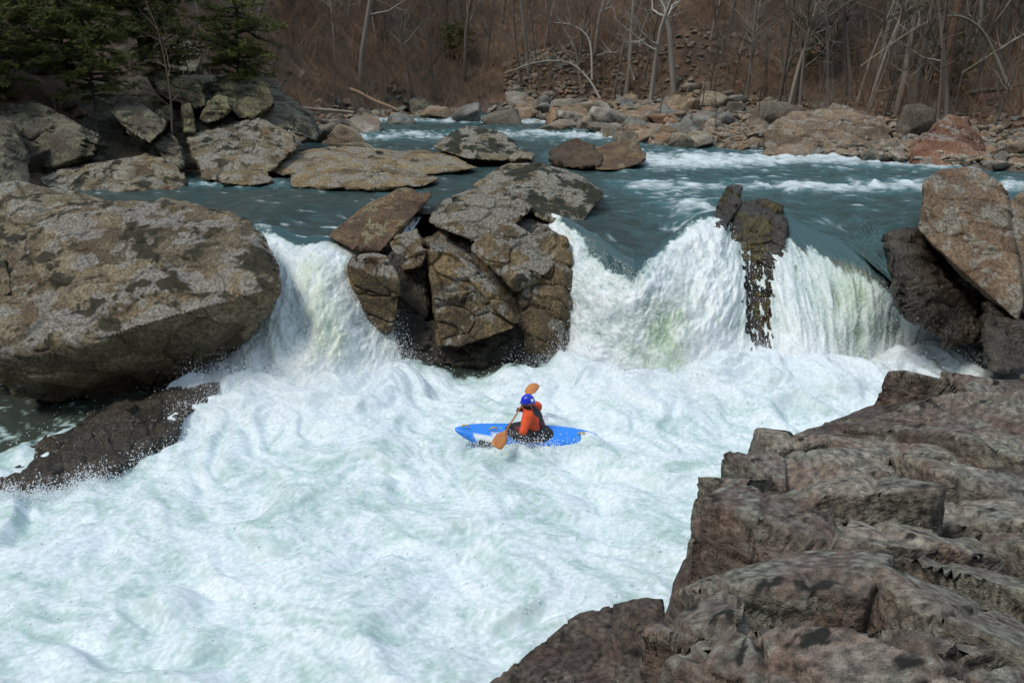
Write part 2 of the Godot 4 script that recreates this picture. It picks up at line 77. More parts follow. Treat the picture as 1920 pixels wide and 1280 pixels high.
		["joint_block", "near", 36, 1.00, 1.00, [Vector3(5.24, 3.18, -7.72), Vector3(5.10, 3.20, -7.82), Vector3(4.91, 3.42, -8.77), Vector3(4.97, 3.42, -8.82), Vector3(6.24, 3.13, -8.27), Vector3(5.24, 1.68, -7.69), Vector3(5.10, 1.70, -7.79), Vector3(4.89, 1.92, -8.79), Vector3(4.96, 1.92, -8.84), Vector3(6.29, 1.63, -8.27)]],
		["joint_block", "near", 36, 1.00, 1.00, [Vector3(5.44, 3.46, -7.32), Vector3(5.35, 3.35, -6.93), Vector3(4.35, 3.12, -6.94), Vector3(3.68, 3.14, -7.93), Vector3(5.10, 3.42, -7.81), Vector3(5.24, 3.45, -7.72), Vector3(5.49, 1.96, -7.31), Vector3(5.39, 1.85, -6.90), Vector3(4.34, 1.62, -6.91), Vector3(3.64, 1.64, -7.95), Vector3(5.13, 1.92, -7.83), Vector3(5.28, 1.95, -7.73)]],
		["joint_block", "near", 36, 1.00, 1.00, [Vector3(2.21, 3.52, -5.53), Vector3(2.12, 3.52, -5.54), Vector3(1.75, 3.47, -6.18), Vector3(1.76, 3.47, -6.21), Vector3(2.30, 3.46, -6.22), Vector3(2.23, 2.02, -5.50), Vector3(2.14, 2.02, -5.51), Vector3(1.75, 1.97, -6.19), Vector3(1.76, 1.97, -6.21), Vector3(2.33, 1.96, -6.22)]],
		["joint_block", "nearpale", 36, 1.00, 1.00, [Vector3(5.35, 3.24, -6.92), Vector3(5.51, 3.20, -6.74), Vector3(5.52, 3.25, -5.72), Vector3(5.37, 3.28, -5.71), Vector3(4.18, 3.48, -6.28), Vector3(4.10, 3.50, -6.63), Vector3(4.35, 3.47, -6.93), Vector3(5.37, 1.74, -6.95), Vector3(5.54, 1.70, -6.76), Vector3(5.54, 1.75, -5.69), Vector3(5.39, 1.78, -5.68), Vector3(4.14, 1.98, -6.27), Vector3(4.06, 2.00, -6.64), Vector3(4.32, 1.97, -6.96)]],
		["joint_block", "near", 42, 1.00, 1.00, [Vector3(2.80, 4.28, -1.89), Vector3(2.56, 4.24, -2.67), Vector3(2.89, 4.09, -2.76), Vector3(3.70, 3.98, -2.33), Vector3(3.79, 3.98, -1.90), Vector3(3.57, 4.02, -1.72), Vector3(2.79, 2.78, -1.87), Vector3(2.53, 2.74, -2.70), Vector3(2.88, 2.59, -2.78), Vector3(3.73, 2.48, -2.34), Vector3(3.82, 2.48, -1.89), Vector3(3.59, 2.52, -1.70)]],
		["joint_block", "nearpale", 49, 1.00, 1.00, [Vector3(1.16, 4.32, -1.79), Vector3(1.15, 4.35, -2.11), Vector3(1.66, 4.42, -2.35), Vector3(2.23, 4.52, -1.89), Vector3(1.64, 4.36, -1.49), Vector3(1.14, 2.82, -1.78), Vector3(1.13, 2.85, -2.12), Vector3(1.66, 2.92, -2.37), Vector3(2.25, 3.02, -1.89), Vector3(1.64, 2.86, -1.47)]],
		["joint_block", "nearpale", 49, 1.00, 1.00, [Vector3(1.61, 4.34, -2.58), Vector3(2.15, 4.18, -2.82), Vector3(2.55, 4.22, -2.67), Vector3(2.80, 4.34, -1.89), Vector3(2.65, 4.38, -1.81), Vector3(2.23, 4.46, -1.89), Vector3(1.66, 4.39, -2.35), Vector3(1.58, 2.84, -2.60), Vector3(2.14, 2.68, -2.84), Vector3(2.57, 2.72, -2.69), Vector3(2.82, 2.84, -1.87), Vector3(2.67, 2.88, -1.78), Vector3(2.23, 2.96, -1.87), Vector3(1.63, 2.89, -2.35)]],
		["joint_block", "nearpale", 36, 1.00, 1.00, [Vector3(5.09, 3.55, -4.90), Vector3(5.42, 3.58, -4.57), Vector3(4.53, 3.75, -3.99), Vector3(4.19, 3.78, -4.05), Vector3(4.01, 3.78, -4.27), Vector3(4.02, 3.62, -5.02), Vector3(4.44, 3.56, -5.14), Vector3(5.12, 2.05, -4.92), Vector3(5.46, 2.08, -4.56), Vector3(4.52, 2.25, -3.96), Vector3(4.17, 2.28, -4.02), Vector3(3.98, 2.28, -4.25), Vector3(3.99, 2.12, -5.04), Vector3(4.44, 2.06, -5.17)]],
		["joint_block", "near", 36, 1.00, 1.00, [Vector3(3.47, 3.28, -7.69), Vector3(4.34, 3.44, -6.94), Vector3(4.10, 3.43, -6.63), Vector3(3.07, 3.29, -7.32), Vector3(3.20, 3.30, -7.41), Vector3(3.29, 3.30, -7.50), Vector3(3.47, 1.78, -7.71), Vector3(4.39, 1.94, -6.92), Vector3(4.13, 1.93, -6.60), Vector3(3.05, 1.79, -7.32), Vector3(3.19, 1.80, -7.42), Vector3(3.28, 1.80, -7.51)]],
		["joint_block", "nearpale", 36, 1.00, 1.00, [Vector3(2.70, 3.74, -4.56), Vector3(2.96, 3.87, -3.95), Vector3(2.13, 4.09, -3.84), Vector3(1.88, 3.98, -4.11), Vector3(2.07, 3.80, -4.60), Vector3(2.71, 2.24, -4.58), Vector3(2.99, 2.37, -3.94), Vector3(2.12, 2.59, -3.82), Vector3(1.86, 2.48, -4.10), Vector3(2.05, 2.30, -4.62)]],
		["joint_block", "nearpale", 36, 1.00, 1.00, [Vector3(6.44, 3.27, -5.92), Vector3(6.37, 3.27, -5.78), Vector3(5.53, 3.21, -5.72), Vector3(5.52, 3.23, -6.74), Vector3(6.47, 1.77, -5.91), Vector3(6.39, 1.77, -5.76), Vector3(5.50, 1.71, -5.70), Vector3(5.49, 1.73, -6.77)]],
		["joint_block", "near", 36, 1.00, 1.00, [Vector3(1.16, 3.95, -3.54), Vector3(1.03, 4.16, -2.94), Vector3(0.64, 3.85, -3.34), Vector3(0.65, 3.84, -3.39), Vector3(0.66, 3.84, -3.43), Vector3(1.18, 2.45, -3.55), Vector3(1.05, 2.66, -2.92), Vector3(0.63, 2.35, -3.34), Vector3(0.64, 2.34, -3.39), Vector3(0.66, 2.34, -3.44)]],
		["joint_block", "near", 50, 1.00, 1.00, [Vector3(0.59, 4.23, -2.73), Vector3(1.03, 4.22, -2.93), Vector3(1.60, 4.54, -2.59), Vector3(1.66, 4.58, -2.35), Vector3(1.15, 4.46, -2.11), Vector3(0.56, 2.73, -2.74), Vector3(1.03, 2.72, -2.95), Vector3(1.63, 3.04, -2.59), Vector3(1.69, 3.08, -2.34), Vector3(1.15, 2.96, -2.09)]],
		["joint_block", "nearpale", 36, 1.00, 1.00, [Vector3(4.87, 3.66, -2.61), Vector3(4.83, 3.67, -2.53), Vector3(4.10, 3.98, -2.51), Vector3(4.01, 4.04, -2.92), Vector3(4.45, 3.88, -3.13), Vector3(4.88, 2.16, -2.61), Vector3(4.84, 2.17, -2.52), Vector3(4.07, 2.48, -2.51), Vector3(3.98, 2.54, -2.94), Vector3(4.44, 2.38, -3.15)]],
		["joint_block", "nearpale", 36, 1.00, 1.00, [Vector3(4.01, 3.74, -2.93), Vector3(3.43, 3.81, -3.29), Vector3(3.33, 3.84, -3.75), Vector3(4.12, 3.89, -3.93), Vector3(4.44, 3.74, -3.13), Vector3(4.01, 2.24, -2.91), Vector3(3.41, 2.31, -3.28), Vector3(3.31, 2.34, -3.77), Vector3(4.14, 2.39, -3.96), Vector3(4.47, 2.24, -3.12)]],
		["joint_block", "nearpale", 40, 1.00, 1.00, [Vector3(2.15, 4.18, -2.82), Vector3(1.73, 3.96, -3.41), Vector3(2.14, 4.01, -3.81), Vector3(2.90, 3.97, -3.14), Vector3(2.89, 4.04, -2.76), Vector3(2.55, 4.20, -2.68), Vector3(2.14, 2.68, -2.80), Vector3(1.70, 2.46, -3.42), Vector3(2.13, 2.51, -3.83), Vector3(2.93, 2.47, -3.14), Vector3(2.92, 2.54, -2.74), Vector3(2.56, 2.70, -2.65)]],
		["joint_block", "nearpale", 36, 1.00, 1.00, [Vector3(2.89, 3.98, -4.77), Vector3(2.70, 4.02, -4.57), Vector3(2.07, 3.84, -4.60), Vector3(1.62, 3.61, -5.04), Vector3(2.12, 3.53, -5.53), Vector3(2.21, 3.54, -5.52), Vector3(2.67, 3.69, -5.26), Vector3(2.92, 2.48, -4.76), Vector3(2.72, 2.52, -4.55), Vector3(2.06, 2.34, -4.59), Vector3(1.59, 2.11, -5.05), Vector3(2.12, 2.03, -5.56), Vector3(2.21, 2.04, -5.55), Vector3(2.69, 2.19, -5.27)]],
		["joint_block", "nearpale", 36, 1.00, 1.00, [Vector3(4.55, 3.87, -1.94), Vector3(4.53, 3.88, -1.89), Vector3(3.79, 4.13, -1.90), Vector3(3.71, 4.11, -2.33), Vector3(4.10, 3.96, -2.51), Vector3(4.55, 2.37, -1.94), Vector3(4.54, 2.38, -1.89), Vector3(3.76, 2.63, -1.90), Vector3(3.68, 2.61, -2.35), Vector3(4.08, 2.46, -2.54)]],
		["joint_block", "nearpale", 36, 1.00, 1.00, [Vector3(5.36, 3.32, -5.70), Vector3(5.09, 3.58, -4.91), Vector3(4.44, 3.51, -5.15), Vector3(3.96, 3.23, -6.06), Vector3(4.18, 3.15, -6.27), Vector3(5.40, 1.82, -5.71), Vector3(5.11, 2.08, -4.87), Vector3(4.43, 2.01, -5.13), Vector3(3.92, 1.73, -6.09), Vector3(4.16, 1.65, -6.31)]],
		["joint_block", "near", 45, 1.00, 1.00, [Vector3(3.32, 4.16, -1.30), Vector3(3.30, 4.16, -1.30), Vector3(3.26, 4.18, -1.31), Vector3(2.66, 4.52, -1.80), Vector3(2.80, 4.50, -1.88), Vector3(3.57, 4.20, -1.72), Vector3(3.32, 2.66, -1.29), Vector3(3.30, 2.66, -1.29), Vector3(3.26, 2.68, -1.30), Vector3(2.63, 3.02, -1.82), Vector3(2.78, 3.00, -1.91), Vector3(3.58, 2.70, -1.73)]],
		["joint_block", "nearpale", 36, 1.00, 1.00, [Vector3(2.39, 3.45, -6.85), Vector3(2.99, 3.41, -6.23), Vector3(2.31, 3.46, -6.22), Vector3(2.21, 3.45, -6.70), Vector3(2.27, 3.45, -6.76), Vector3(2.39, 1.95, -6.86), Vector3(3.03, 1.91, -6.21), Vector3(2.30, 1.96, -6.20), Vector3(2.21, 1.95, -6.70), Vector3(2.27, 1.95, -6.77)]],
		["joint_block", "nearpale", 36, 1.00, 1.00, [Vector3(3.24, 3.48, -6.08), Vector3(3.25, 3.41, -5.40), Vector3(2.67, 3.45, -5.26), Vector3(2.21, 3.51, -5.52), Vector3(2.31, 3.54, -6.21), Vector3(3.00, 3.55, -6.22), Vector3(3.27, 1.98, -6.09), Vector3(3.27, 1.91, -5.38), Vector3(2.67, 1.95, -5.23), Vector3(2.19, 2.01, -5.51), Vector3(2.29, 2.04, -6.23), Vector3(3.01, 2.05, -6.24)]],
		["joint_block", "nearpale", 36, 1.00, 1.00, [Vector3(1.61, 3.69, -5.05), Vector3(1.34, 3.63, -5.48), Vector3(1.36, 3.62, -5.51), Vector3(2.12, 3.61, -5.53), Vector3(1.62, 2.19, -5.03), Vector3(1.34, 2.13, -5.48), Vector3(1.35, 2.12, -5.52), Vector3(2.15, 2.11, -5.54)]],
		["joint_block", "nearpale", 36, 1.00, 1.00, [Vector3(4.00, 3.84, -4.27), Vector3(2.89, 3.64, -4.77), Vector3(2.68, 3.45, -5.26), Vector3(3.25, 3.46, -5.39), Vector3(4.01, 3.66, -5.02), Vector3(4.03, 2.34, -4.24), Vector3(2.86, 2.14, -4.77), Vector3(2.64, 1.95, -5.27), Vector3(3.24, 1.96, -5.42), Vector3(4.04, 2.16, -5.03)]],
		["joint_block", "near", 36, 1.00, 1.00, [Vector3(4.28, 3.98, -1.38), Vector3(4.26, 3.98, -1.32), Vector3(4.24, 3.98, -1.29), Vector3(3.57, 4.01, -1.72), Vector3(3.79, 3.98, -1.90), Vector3(4.29, 2.48, -1.38), Vector3(4.26, 2.48, -1.32), Vector3(4.24, 2.48, -1.28), Vector3(3.54, 2.51, -1.74), Vector3(3.77, 2.48, -1.92)]],
		["joint_block", "near", 36, 1.00, 1.00, [Vector3(4.19, 3.37, -8.37), Vector3(4.21, 3.36, -8.38), Vector3(5.10, 3.30, -7.82), Vector3(4.03, 3.38, -8.23), Vector3(4.14, 3.37, -8.32), Vector3(4.19, 1.87, -8.38), Vector3(4.21, 1.86, -8.39), Vector3(5.14, 1.80, -7.79), Vector3(4.02, 1.88, -8.22), Vector3(4.13, 1.87, -8.32)]],
		["joint_block", "nearpale", 36, 1.00, 1.00, [Vector3(7.06, 3.32, -7.59), Vector3(6.95, 3.33, -7.28), Vector3(5.45, 3.21, -7.32), Vector3(5.25, 3.18, -7.72), Vector3(6.25, 3.26, -8.27), Vector3(7.10, 1.82, -7.59), Vector3(6.99, 1.83, -7.26), Vector3(5.41, 1.71, -7.31), Vector3(5.20, 1.68, -7.73), Vector3(6.25, 1.76, -8.30)]],
		["joint_block", "near", 64, 1.00, 1.00, [Vector3(0.56, 4.32, -2.20), Vector3(0.56, 4.33, -2.25), Vector3(0.56, 4.34, -2.30), Vector3(1.15, 4.44, -2.11), Vector3(1.16, 4.34, -1.79), Vector3(0.56, 2.82, -2.20), Vector3(0.56, 2.83, -2.25), Vector3(0.56, 2.84, -2.30), Vector3(1.17, 2.94, -2.10), Vector3(1.18, 2.84, -1.77)]],
		["joint_block", "near", 36, 1.00, 1.00, [Vector3(5.16, 3.74, -3.21), Vector3(5.12, 3.75, -3.14), Vector3(4.45, 3.84, -3.13), Vector3(4.13, 3.89, -3.93), Vector3(4.19, 3.88, -4.04), Vector3(4.53, 3.83, -3.99), Vector3(5.18, 2.24, -3.20), Vector3(5.14, 2.25, -3.13), Vector3(4.43, 2.34, -3.12), Vector3(4.10, 2.39, -3.96), Vector3(4.16, 2.38, -4.08), Vector3(4.51, 2.33, -4.02)]],
		["joint_block", "nearpale", 38, 1.00, 1.00, [Vector3(2.14, 4.09, -3.81), Vector3(2.14, 4.08, -3.83), Vector3(2.97, 3.85, -3.94), Vector3(3.33, 3.76, -3.75), Vector3(3.42, 3.85, -3.29), Vector3(2.90, 4.04, -3.15), Vector3(2.10, 2.59, -3.82), Vector3(2.10, 2.58, -3.84), Vector3(2.97, 2.35, -3.96), Vector3(3.35, 2.26, -3.76), Vector3(3.45, 2.35, -3.28), Vector3(2.90, 2.54, -3.13)]],
		["joint_block", "near", 62, 1.00, 1.00, [Vector3(0.74, 4.33, -1.56), Vector3(0.73, 4.33, -1.55), Vector3(0.61, 4.27, -1.59), Vector3(0.56, 4.25, -1.66), Vector3(1.16, 4.58, -1.78), Vector3(0.77, 4.35, -1.58), Vector3(0.74, 2.83, -1.56), Vector3(0.74, 2.83, -1.55), Vector3(0.60, 2.77, -1.59), Vector3(0.55, 2.75, -1.66), Vector3(1.18, 3.08, -1.79), Vector3(0.77, 2.85, -1.58)]],
		["joint_block", "near", 38, 1.00, 1.00, [Vector3(2.41, 4.39, -1.38), Vector3(2.41, 4.39, -1.38), Vector3(2.37, 4.40, -1.40), Vector3(2.30, 4.41, -1.41), Vector3(2.23, 4.57, -1.89), Vector3(2.65, 4.48, -1.80), Vector3(2.42, 2.89, -1.38), Vector3(2.41, 2.89, -1.37), Vector3(2.37, 2.90, -1.40), Vector3(2.30, 2.91, -1.41), Vector3(2.23, 3.07, -1.91), Vector3(2.66, 2.98, -1.82)]],
		["low_spur", "nearwet", 72, 1.00, 1.00, [Vector3(-0.45, 1.85, -4.99), Vector3(-0.04, 1.83, -5.51), Vector3(0.42, 1.85, -5.93), Vector3(0.71, 1.90, -5.95), Vector3(1.13, 2.13, -5.82), Vector3(1.40, 2.21, -5.95), Vector3(1.08, 2.32, -4.51), Vector3(-0.45, -0.75, -4.99), Vector3(-0.04, -0.77, -5.51), Vector3(0.42, -0.75, -5.93), Vector3(0.71, -0.70, -5.95), Vector3(1.13, -0.47, -5.82), Vector3(1.40, -0.39, -5.95), Vector3(1.08, -0.28, -4.51)]],
		["low_knob", "nearwet", 48, 1.00, 1.00, [Vector3(0.00, 2.39, -4.53), Vector3(0.20, 2.31, -4.82), Vector3(0.48, 2.31, -4.93), Vector3(0.77, 2.38, -4.74), Vector3(0.79, 2.47, -4.35), Vector3(0.14, 2.48, -4.25), Vector3(0.00, 0.39, -4.53), Vector3(0.20, 0.31, -4.82), Vector3(0.48, 0.31, -4.93), Vector3(0.77, 0.38, -4.74), Vector3(0.79, 0.47, -4.35), Vector3(0.14, 0.48, -4.25)]],
		["core", "nearwet", 60, 1.00, 1.00, [Vector3(1.78, 3.04, -6.44), Vector3(2.95, 2.92, -7.45), Vector3(5.12, 2.92, -8.93), Vector3(7.32, 2.84, -9.11), Vector3(3.14, 3.42, -3.40), Vector3(1.04, 2.69, -4.21), Vector3(1.41, 3.09, -5.40), Vector3(1.78, 0.04, -6.44), Vector3(2.95, -0.08, -7.45), Vector3(5.12, -0.08, -8.93), Vector3(7.32, -0.16, -9.11), Vector3(3.14, 0.42, -3.40), Vector3(1.04, -0.31, -4.21), Vector3(1.41, 0.09, -5.40)]],
	]],
	["cliff_slab", "great dark overhanging slab with a shadowed underside on the steep bank", "boulder", "boulders heaped on the steep bank", [
		["body", "cliffgrey", 64, 1.00, 1.00, [Vector3(-17.17, 5.36, -28.29), Vector3(-16.48, 5.65, -29.23), Vector3(-14.69, 5.04, -28.18), Vector3(-13.45, 4.46, -27.15), Vector3(-13.69, 3.96, -26.98), Vector3(-15.53, 3.44, -27.02), Vector3(-16.79, 3.96, -27.40), Vector3(-18.00, 4.79, -27.89), Vector3(-18.75, 5.07, -31.30), Vector3(-18.09, 5.32, -32.06), Vector3(-16.54, 4.77, -31.21), Vector3(-15.47, 4.26, -30.36), Vector3(-15.69, 3.81, -30.21), Vector3(-17.32, 3.35, -30.22), Vector3(-18.43, 3.81, -30.55), Vector3(-19.50, 4.56, -30.96)]],
	]],
	["cliff_block", "angular grey block jutting over a black hollow in the steep bank", "boulder", "boulders heaped on the steep bank", [
		["body", "cliffgrey", 56, 1.00, 1.00, [Vector3(-14.07, 5.27, -28.89), Vector3(-13.97, 5.64, -29.65), Vector3(-13.06, 5.58, -29.63), Vector3(-11.90, 4.95, -28.58), Vector3(-12.24, 4.23, -27.70), Vector3(-13.20, 4.71, -28.07), Vector3(-15.12, 5.11, -31.46), Vector3(-15.01, 5.44, -32.08), Vector3(-14.22, 5.39, -32.06), Vector3(-13.24, 4.83, -31.20), Vector3(-13.55, 4.20, -30.48), Vector3(-14.38, 4.62, -30.79)]],
	]],
	["cliff_wedge", "grey wedge propped between the jutting block and the pale slab", "boulder", "boulders heaped on the steep bank", [
		["body", "cliffgrey", 40, 1.00, 1.00, [Vector3(-12.33, 4.25, -28.13), Vector3(-12.01, 4.58, -28.66), Vector3(-11.41, 4.25, -28.34), Vector3(-10.91, 3.73, -27.54), Vector3(-11.26, 3.48, -27.24), Vector3(-11.92, 3.90, -27.60), Vector3(-13.08, 4.04, -30.14), Vector3(-12.80, 4.33, -30.58), Vector3(-12.29, 4.04, -30.31), Vector3(-11.87, 3.59, -29.66), Vector3(-12.18, 3.38, -29.42), Vector3(-12.74, 3.74, -29.70)]],
	]],
	["cliff_dome", "rounded boulder with yellow green lichen above the slender bare sapling", "boulder", "boulders heaped on the steep bank", [
		["body", "clifflichen", 48, 1.00, 1.00, [Vector3(-14.07, 6.46, -32.66), Vector3(-13.46, 6.68, -33.26), Vector3(-12.06, 6.34, -32.84), Vector3(-11.53, 5.38, -31.67), Vector3(-11.96, 5.24, -31.41), Vector3(-12.93, 5.58, -31.74), Vector3(-13.77, 5.96, -32.07), Vector3(-15.16, 6.34, -35.74), Vector3(-14.61, 6.54, -36.22), Vector3(-13.39, 6.24, -35.87), Vector3(-12.95, 5.40, -34.91), Vector3(-13.33, 5.27, -34.70), Vector3(-14.18, 5.57, -34.97), Vector3(-14.91, 5.90, -35.25)]],
	]],
	["cliff_stone", "small lichen covered stone wedged beside the sapling's trunk", "boulder", "boulders heaped on the steep bank", [
		["body", "clifflichen", 28, 1.00, 1.00, [Vector3(-13.22, 5.34, -30.81), Vector3(-12.59, 5.41, -30.84), Vector3(-12.32, 4.87, -30.24), Vector3(-12.61, 4.78, -30.21), Vector3(-13.05, 5.02, -30.39), Vector3(-13.80, 5.23, -32.31), Vector3(-13.26, 5.29, -32.33), Vector3(-13.05, 4.84, -31.84), Vector3(-13.29, 4.76, -31.82), Vector3(-13.66, 4.96, -31.97)]],
	]],
	["cliff_pillar", "upright narrow stone between the sapling and the big lichen block", "boulder", "boulders heaped on the steep bank", [
		["body", "clifflichen", 32, 1.00, 1.00, [Vector3(-12.33, 5.40, -30.83), Vector3(-11.94, 5.50, -30.97), Vector3(-11.33, 4.51, -29.70), Vector3(-11.94, 4.57, -29.71), Vector3(-12.87, 5.26, -32.29), Vector3(-12.53, 5.35, -32.40), Vector3(-12.03, 4.51, -31.37), Vector3(-12.55, 4.56, -31.38)]],
	]],
	["cliff_cube", "squat brown block leaning under the lichen covered brow", "boulder", "boulders heaped on the steep bank", [
		["body", "clifflichen", 40, 1.00, 1.00, [Vector3(-11.72, 5.16, -31.39), Vector3(-11.51, 5.95, -32.49), Vector3(-10.92, 5.72, -32.21), Vector3(-10.58, 5.06, -31.14), Vector3(-10.99, 4.76, -30.62), Vector3(-11.60, 4.78, -30.63), Vector3(-12.39, 5.09, -33.47), Vector3(-12.20, 5.76, -34.37), Vector3(-11.70, 5.57, -34.14), Vector3(-11.42, 5.00, -33.27), Vector3(-11.78, 4.74, -32.85), Vector3(-12.30, 4.76, -32.86)]],
	]],
	["cliff_brow", "massive lichen streaked block forming the brow of the bank", "boulder", "boulders heaped on the steep bank", [
		["body", "clifflichen", 56, 1.00, 1.00, [Vector3(-11.78, 6.26, -33.65), Vector3(-10.78, 6.63, -34.83), Vector3(-9.94, 6.48, -34.78), Vector3(-9.35, 5.38, -32.94), Vector3(-9.77, 4.90, -31.93), Vector3(-10.82, 4.94, -31.95), Vector3(-12.58, 6.13, -36.74), Vector3(-11.69, 6.45, -37.69), Vector3(-10.96, 6.32, -37.65), Vector3(-10.47, 5.36, -36.15), Vector3(-10.86, 4.94, -35.33), Vector3(-11.78, 4.97, -35.34)]],
	]],
	["cliff_ramp", "broad pale ramp of rock sloping down to the calm water", "boulder", "boulders heaped on the steep bank", [
		["body", "pale", 72, 1.00, 1.00, [Vector3(-11.76, 4.26, -29.40), Vector3(-11.20, 4.70, -31.02), Vector3(-10.06, 4.98, -31.96), Vector3(-8.29, 4.44, -30.51), Vector3(-7.68, 4.10, -29.56), Vector3(-7.99, 3.39, -27.42), Vector3(-9.26, 3.19, -26.51), Vector3(-10.38, 3.33, -26.77), Vector3(-12.32, 4.01, -31.92), Vector3(-11.79, 4.40, -33.23), Vector3(-10.79, 4.65, -33.98), Vector3(-9.27, 4.18, -32.81), Vector3(-8.76, 3.88, -32.04), Vector3(-9.07, 3.25, -30.31), Vector3(-10.20, 3.06, -29.58), Vector3(-11.18, 3.19, -29.79)]],
	]],
	["cliff_toe", "pale cracked rock at the toe of the bank by the calm water", "boulder", "boulders heaped on the steep bank", [
		["body", "pale", 72, 1.00, 1.00, [Vector3(-15.36, 3.26, -25.91), Vector3(-15.13, 3.48, -26.61), Vector3(-13.44, 3.79, -27.35), Vector3(-11.84, 3.94, -27.61), Vector3(-10.74, 3.35, -26.57), Vector3(-10.35, 3.06, -25.42), Vector3(-11.12, 2.91, -24.73), Vector3(-12.26, 2.83, -24.28), Vector3(-14.10, 2.92, -24.74), Vector3(-16.28, 2.95, -28.44), Vector3(-16.04, 3.15, -29.01), Vector3(-14.54, 3.42, -29.61), Vector3(-13.14, 3.55, -29.82), Vector3(-12.20, 3.03, -28.97), Vector3(-11.89, 2.77, -28.04), Vector3(-12.59, 2.63, -27.49), Vector3(-13.61, 2.55, -27.12), Vector3(-15.22, 2.64, -27.49)]],
	]],
	["cliff_shoulder", "long grey shoulder of rock running upstream from the lichen brow", "boulder", "boulders heaped on the steep bank", [
		["body", "cliffgrey", 56, 1.00, 1.00, [Vector3(-9.66, 5.27, -33.85), Vector3(-9.97, 5.90, -35.64), Vector3(-9.52, 5.48, -36.55), Vector3(-7.91, 4.21, -34.55), Vector3(-7.89, 4.03, -32.91), Vector3(-8.58, 4.25, -31.93), Vector3(-10.24, 5.08, -36.53), Vector3(-10.48, 5.63, -37.97), Vector3(-10.08, 5.27, -38.70), Vector3(-8.72, 4.18, -37.07), Vector3(-8.73, 4.02, -35.75), Vector3(-9.33, 4.20, -34.97)]],
	]],
	["cliff_corner", "dark rock wall behind the cracked moss seamed boulder", "boulder", "boulders heaped on the steep bank", [
		["body", "cliffgrey", 40, 1.00, 1.00, [Vector3(-17.41, 5.29, -26.58), Vector3(-16.47, 5.27, -27.00), Vector3(-15.24, 4.09, -25.97), Vector3(-14.24, 3.39, -24.26), Vector3(-14.66, 3.36, -23.62), Vector3(-15.64, 3.45, -23.23), Vector3(-18.73, 4.91, -28.87), Vector3(-17.88, 4.90, -29.21), Vector3(-16.83, 3.86, -28.35), Vector3(-16.02, 3.23, -26.96), Vector3(-16.42, 3.20, -26.45), Vector3(-17.31, 3.27, -26.13)]],
	]],
	["rock_cliff", "fractured grey cliff face standing behind the boulders heaped on the steep bank", "boulder", "boulders heaped on the steep bank", [
		["body", "cliffgrey", 96, 1.00, 1.00, [Vector3(-21.49, 6.01, -32.51), Vector3(-17.92, 6.10, -33.60), Vector3(-15.40, 6.29, -34.72), Vector3(-12.31, 6.50, -36.05), Vector3(-10.24, 6.28, -36.40), Vector3(-8.68, 4.30, -32.58), Vector3(-11.05, 3.22, -30.11), Vector3(-14.39, 3.00, -28.77), Vector3(-19.14, 3.18, -27.99), Vector3(-22.04, 5.74, -35.65), Vector3(-18.86, 5.81, -36.52), Vector3(-16.62, 5.98, -37.42), Vector3(-13.90, 6.17, -38.50), Vector3(-12.09, 5.98, -38.77), Vector3(-10.79, 4.24, -35.66), Vector3(-12.92, 3.28, -33.66), Vector3(-15.91, 3.07, -32.57), Vector3(-20.16, 3.22, -31.95)]],
	]],
	["waterline_rock", "low tan rock split at the waterline below the pale ramp", "boulder", "boulders heaped on the steep bank", [
		["body", "tan", 40, 1.00, 1.00, [Vector3(-9.57, 3.38, -26.36), Vector3(-9.29, 3.53, -27.26), Vector3(-8.22, 3.42, -27.22), Vector3(-7.71, 3.15, -26.08), Vector3(-8.30, 3.13, -25.65), Vector3(-9.23, 3.16, -25.66), Vector3(-9.94, 3.18, -27.89), Vector3(-9.69, 3.32, -28.61), Vector3(-8.79, 3.22, -28.57), Vector3(-8.37, 2.99, -27.66), Vector3(-8.87, 2.96, -27.31), Vector3(-9.66, 2.99, -27.32)]],
	]],
	["tan_hump", "low tan hump beside the small side cascade", "boulder", "boulders heaped on the steep bank", [
		["body", "tan", 40, 1.00, 1.00, [Vector3(-8.49, 3.40, -28.48), Vector3(-8.16, 3.51, -30.10), Vector3(-7.20, 3.46, -30.61), Vector3(-6.84, 3.22, -28.95), Vector3(-8.04, 3.12, -27.76), Vector3(-8.94, 3.17, -30.66), Vector3(-8.63, 3.27, -31.96), Vector3(-7.80, 3.23, -32.36), Vector3(-7.51, 3.02, -31.03), Vector3(-8.56, 2.92, -30.07)]],
	]],
	["upper_outcrop", "mossy dark outcrop under the pine boughs high on the bank", "boulder", "boulders heaped on the steep bank", [
		["body", "cliffgrey", 36, 1.00, 1.00, [Vector3(-19.95, 7.15, -36.05), Vector3(-19.13, 7.72, -37.30), Vector3(-18.05, 6.94, -36.51), Vector3(-17.64, 6.08, -35.17), Vector3(-19.26, 6.08, -34.86), Vector3(-21.46, 7.12, -39.22), Vector3(-20.71, 7.62, -40.23), Vector3(-19.79, 6.94, -39.58), Vector3(-19.47, 6.19, -38.49), Vector3(-20.89, 6.20, -38.23)]],
	]],
	["high_outcrop", "grey outcrop buried in leaves below the large pine", "boulder", "boulders heaped on the steep bank", [
		["body", "cliffgrey", 36, 1.00, 1.00, [Vector3(-17.23, 8.18, -40.62), Vector3(-15.91, 8.45, -41.23), Vector3(-14.69, 7.58, -40.42), Vector3(-14.36, 6.50, -38.47), Vector3(-16.30, 6.96, -38.63), Vector3(-18.26, 8.18, -43.67), Vector3(-17.11, 8.40, -44.17), Vector3(-16.07, 7.66, -43.50), Vector3(-15.82, 6.72, -41.92), Vector3(-17.51, 7.12, -42.06)]],
	]],
	["far_outcrop", "tall lichen green outcrop at the foot of the far wooded hillside", "boulder", "boulders heaped on the steep bank", [
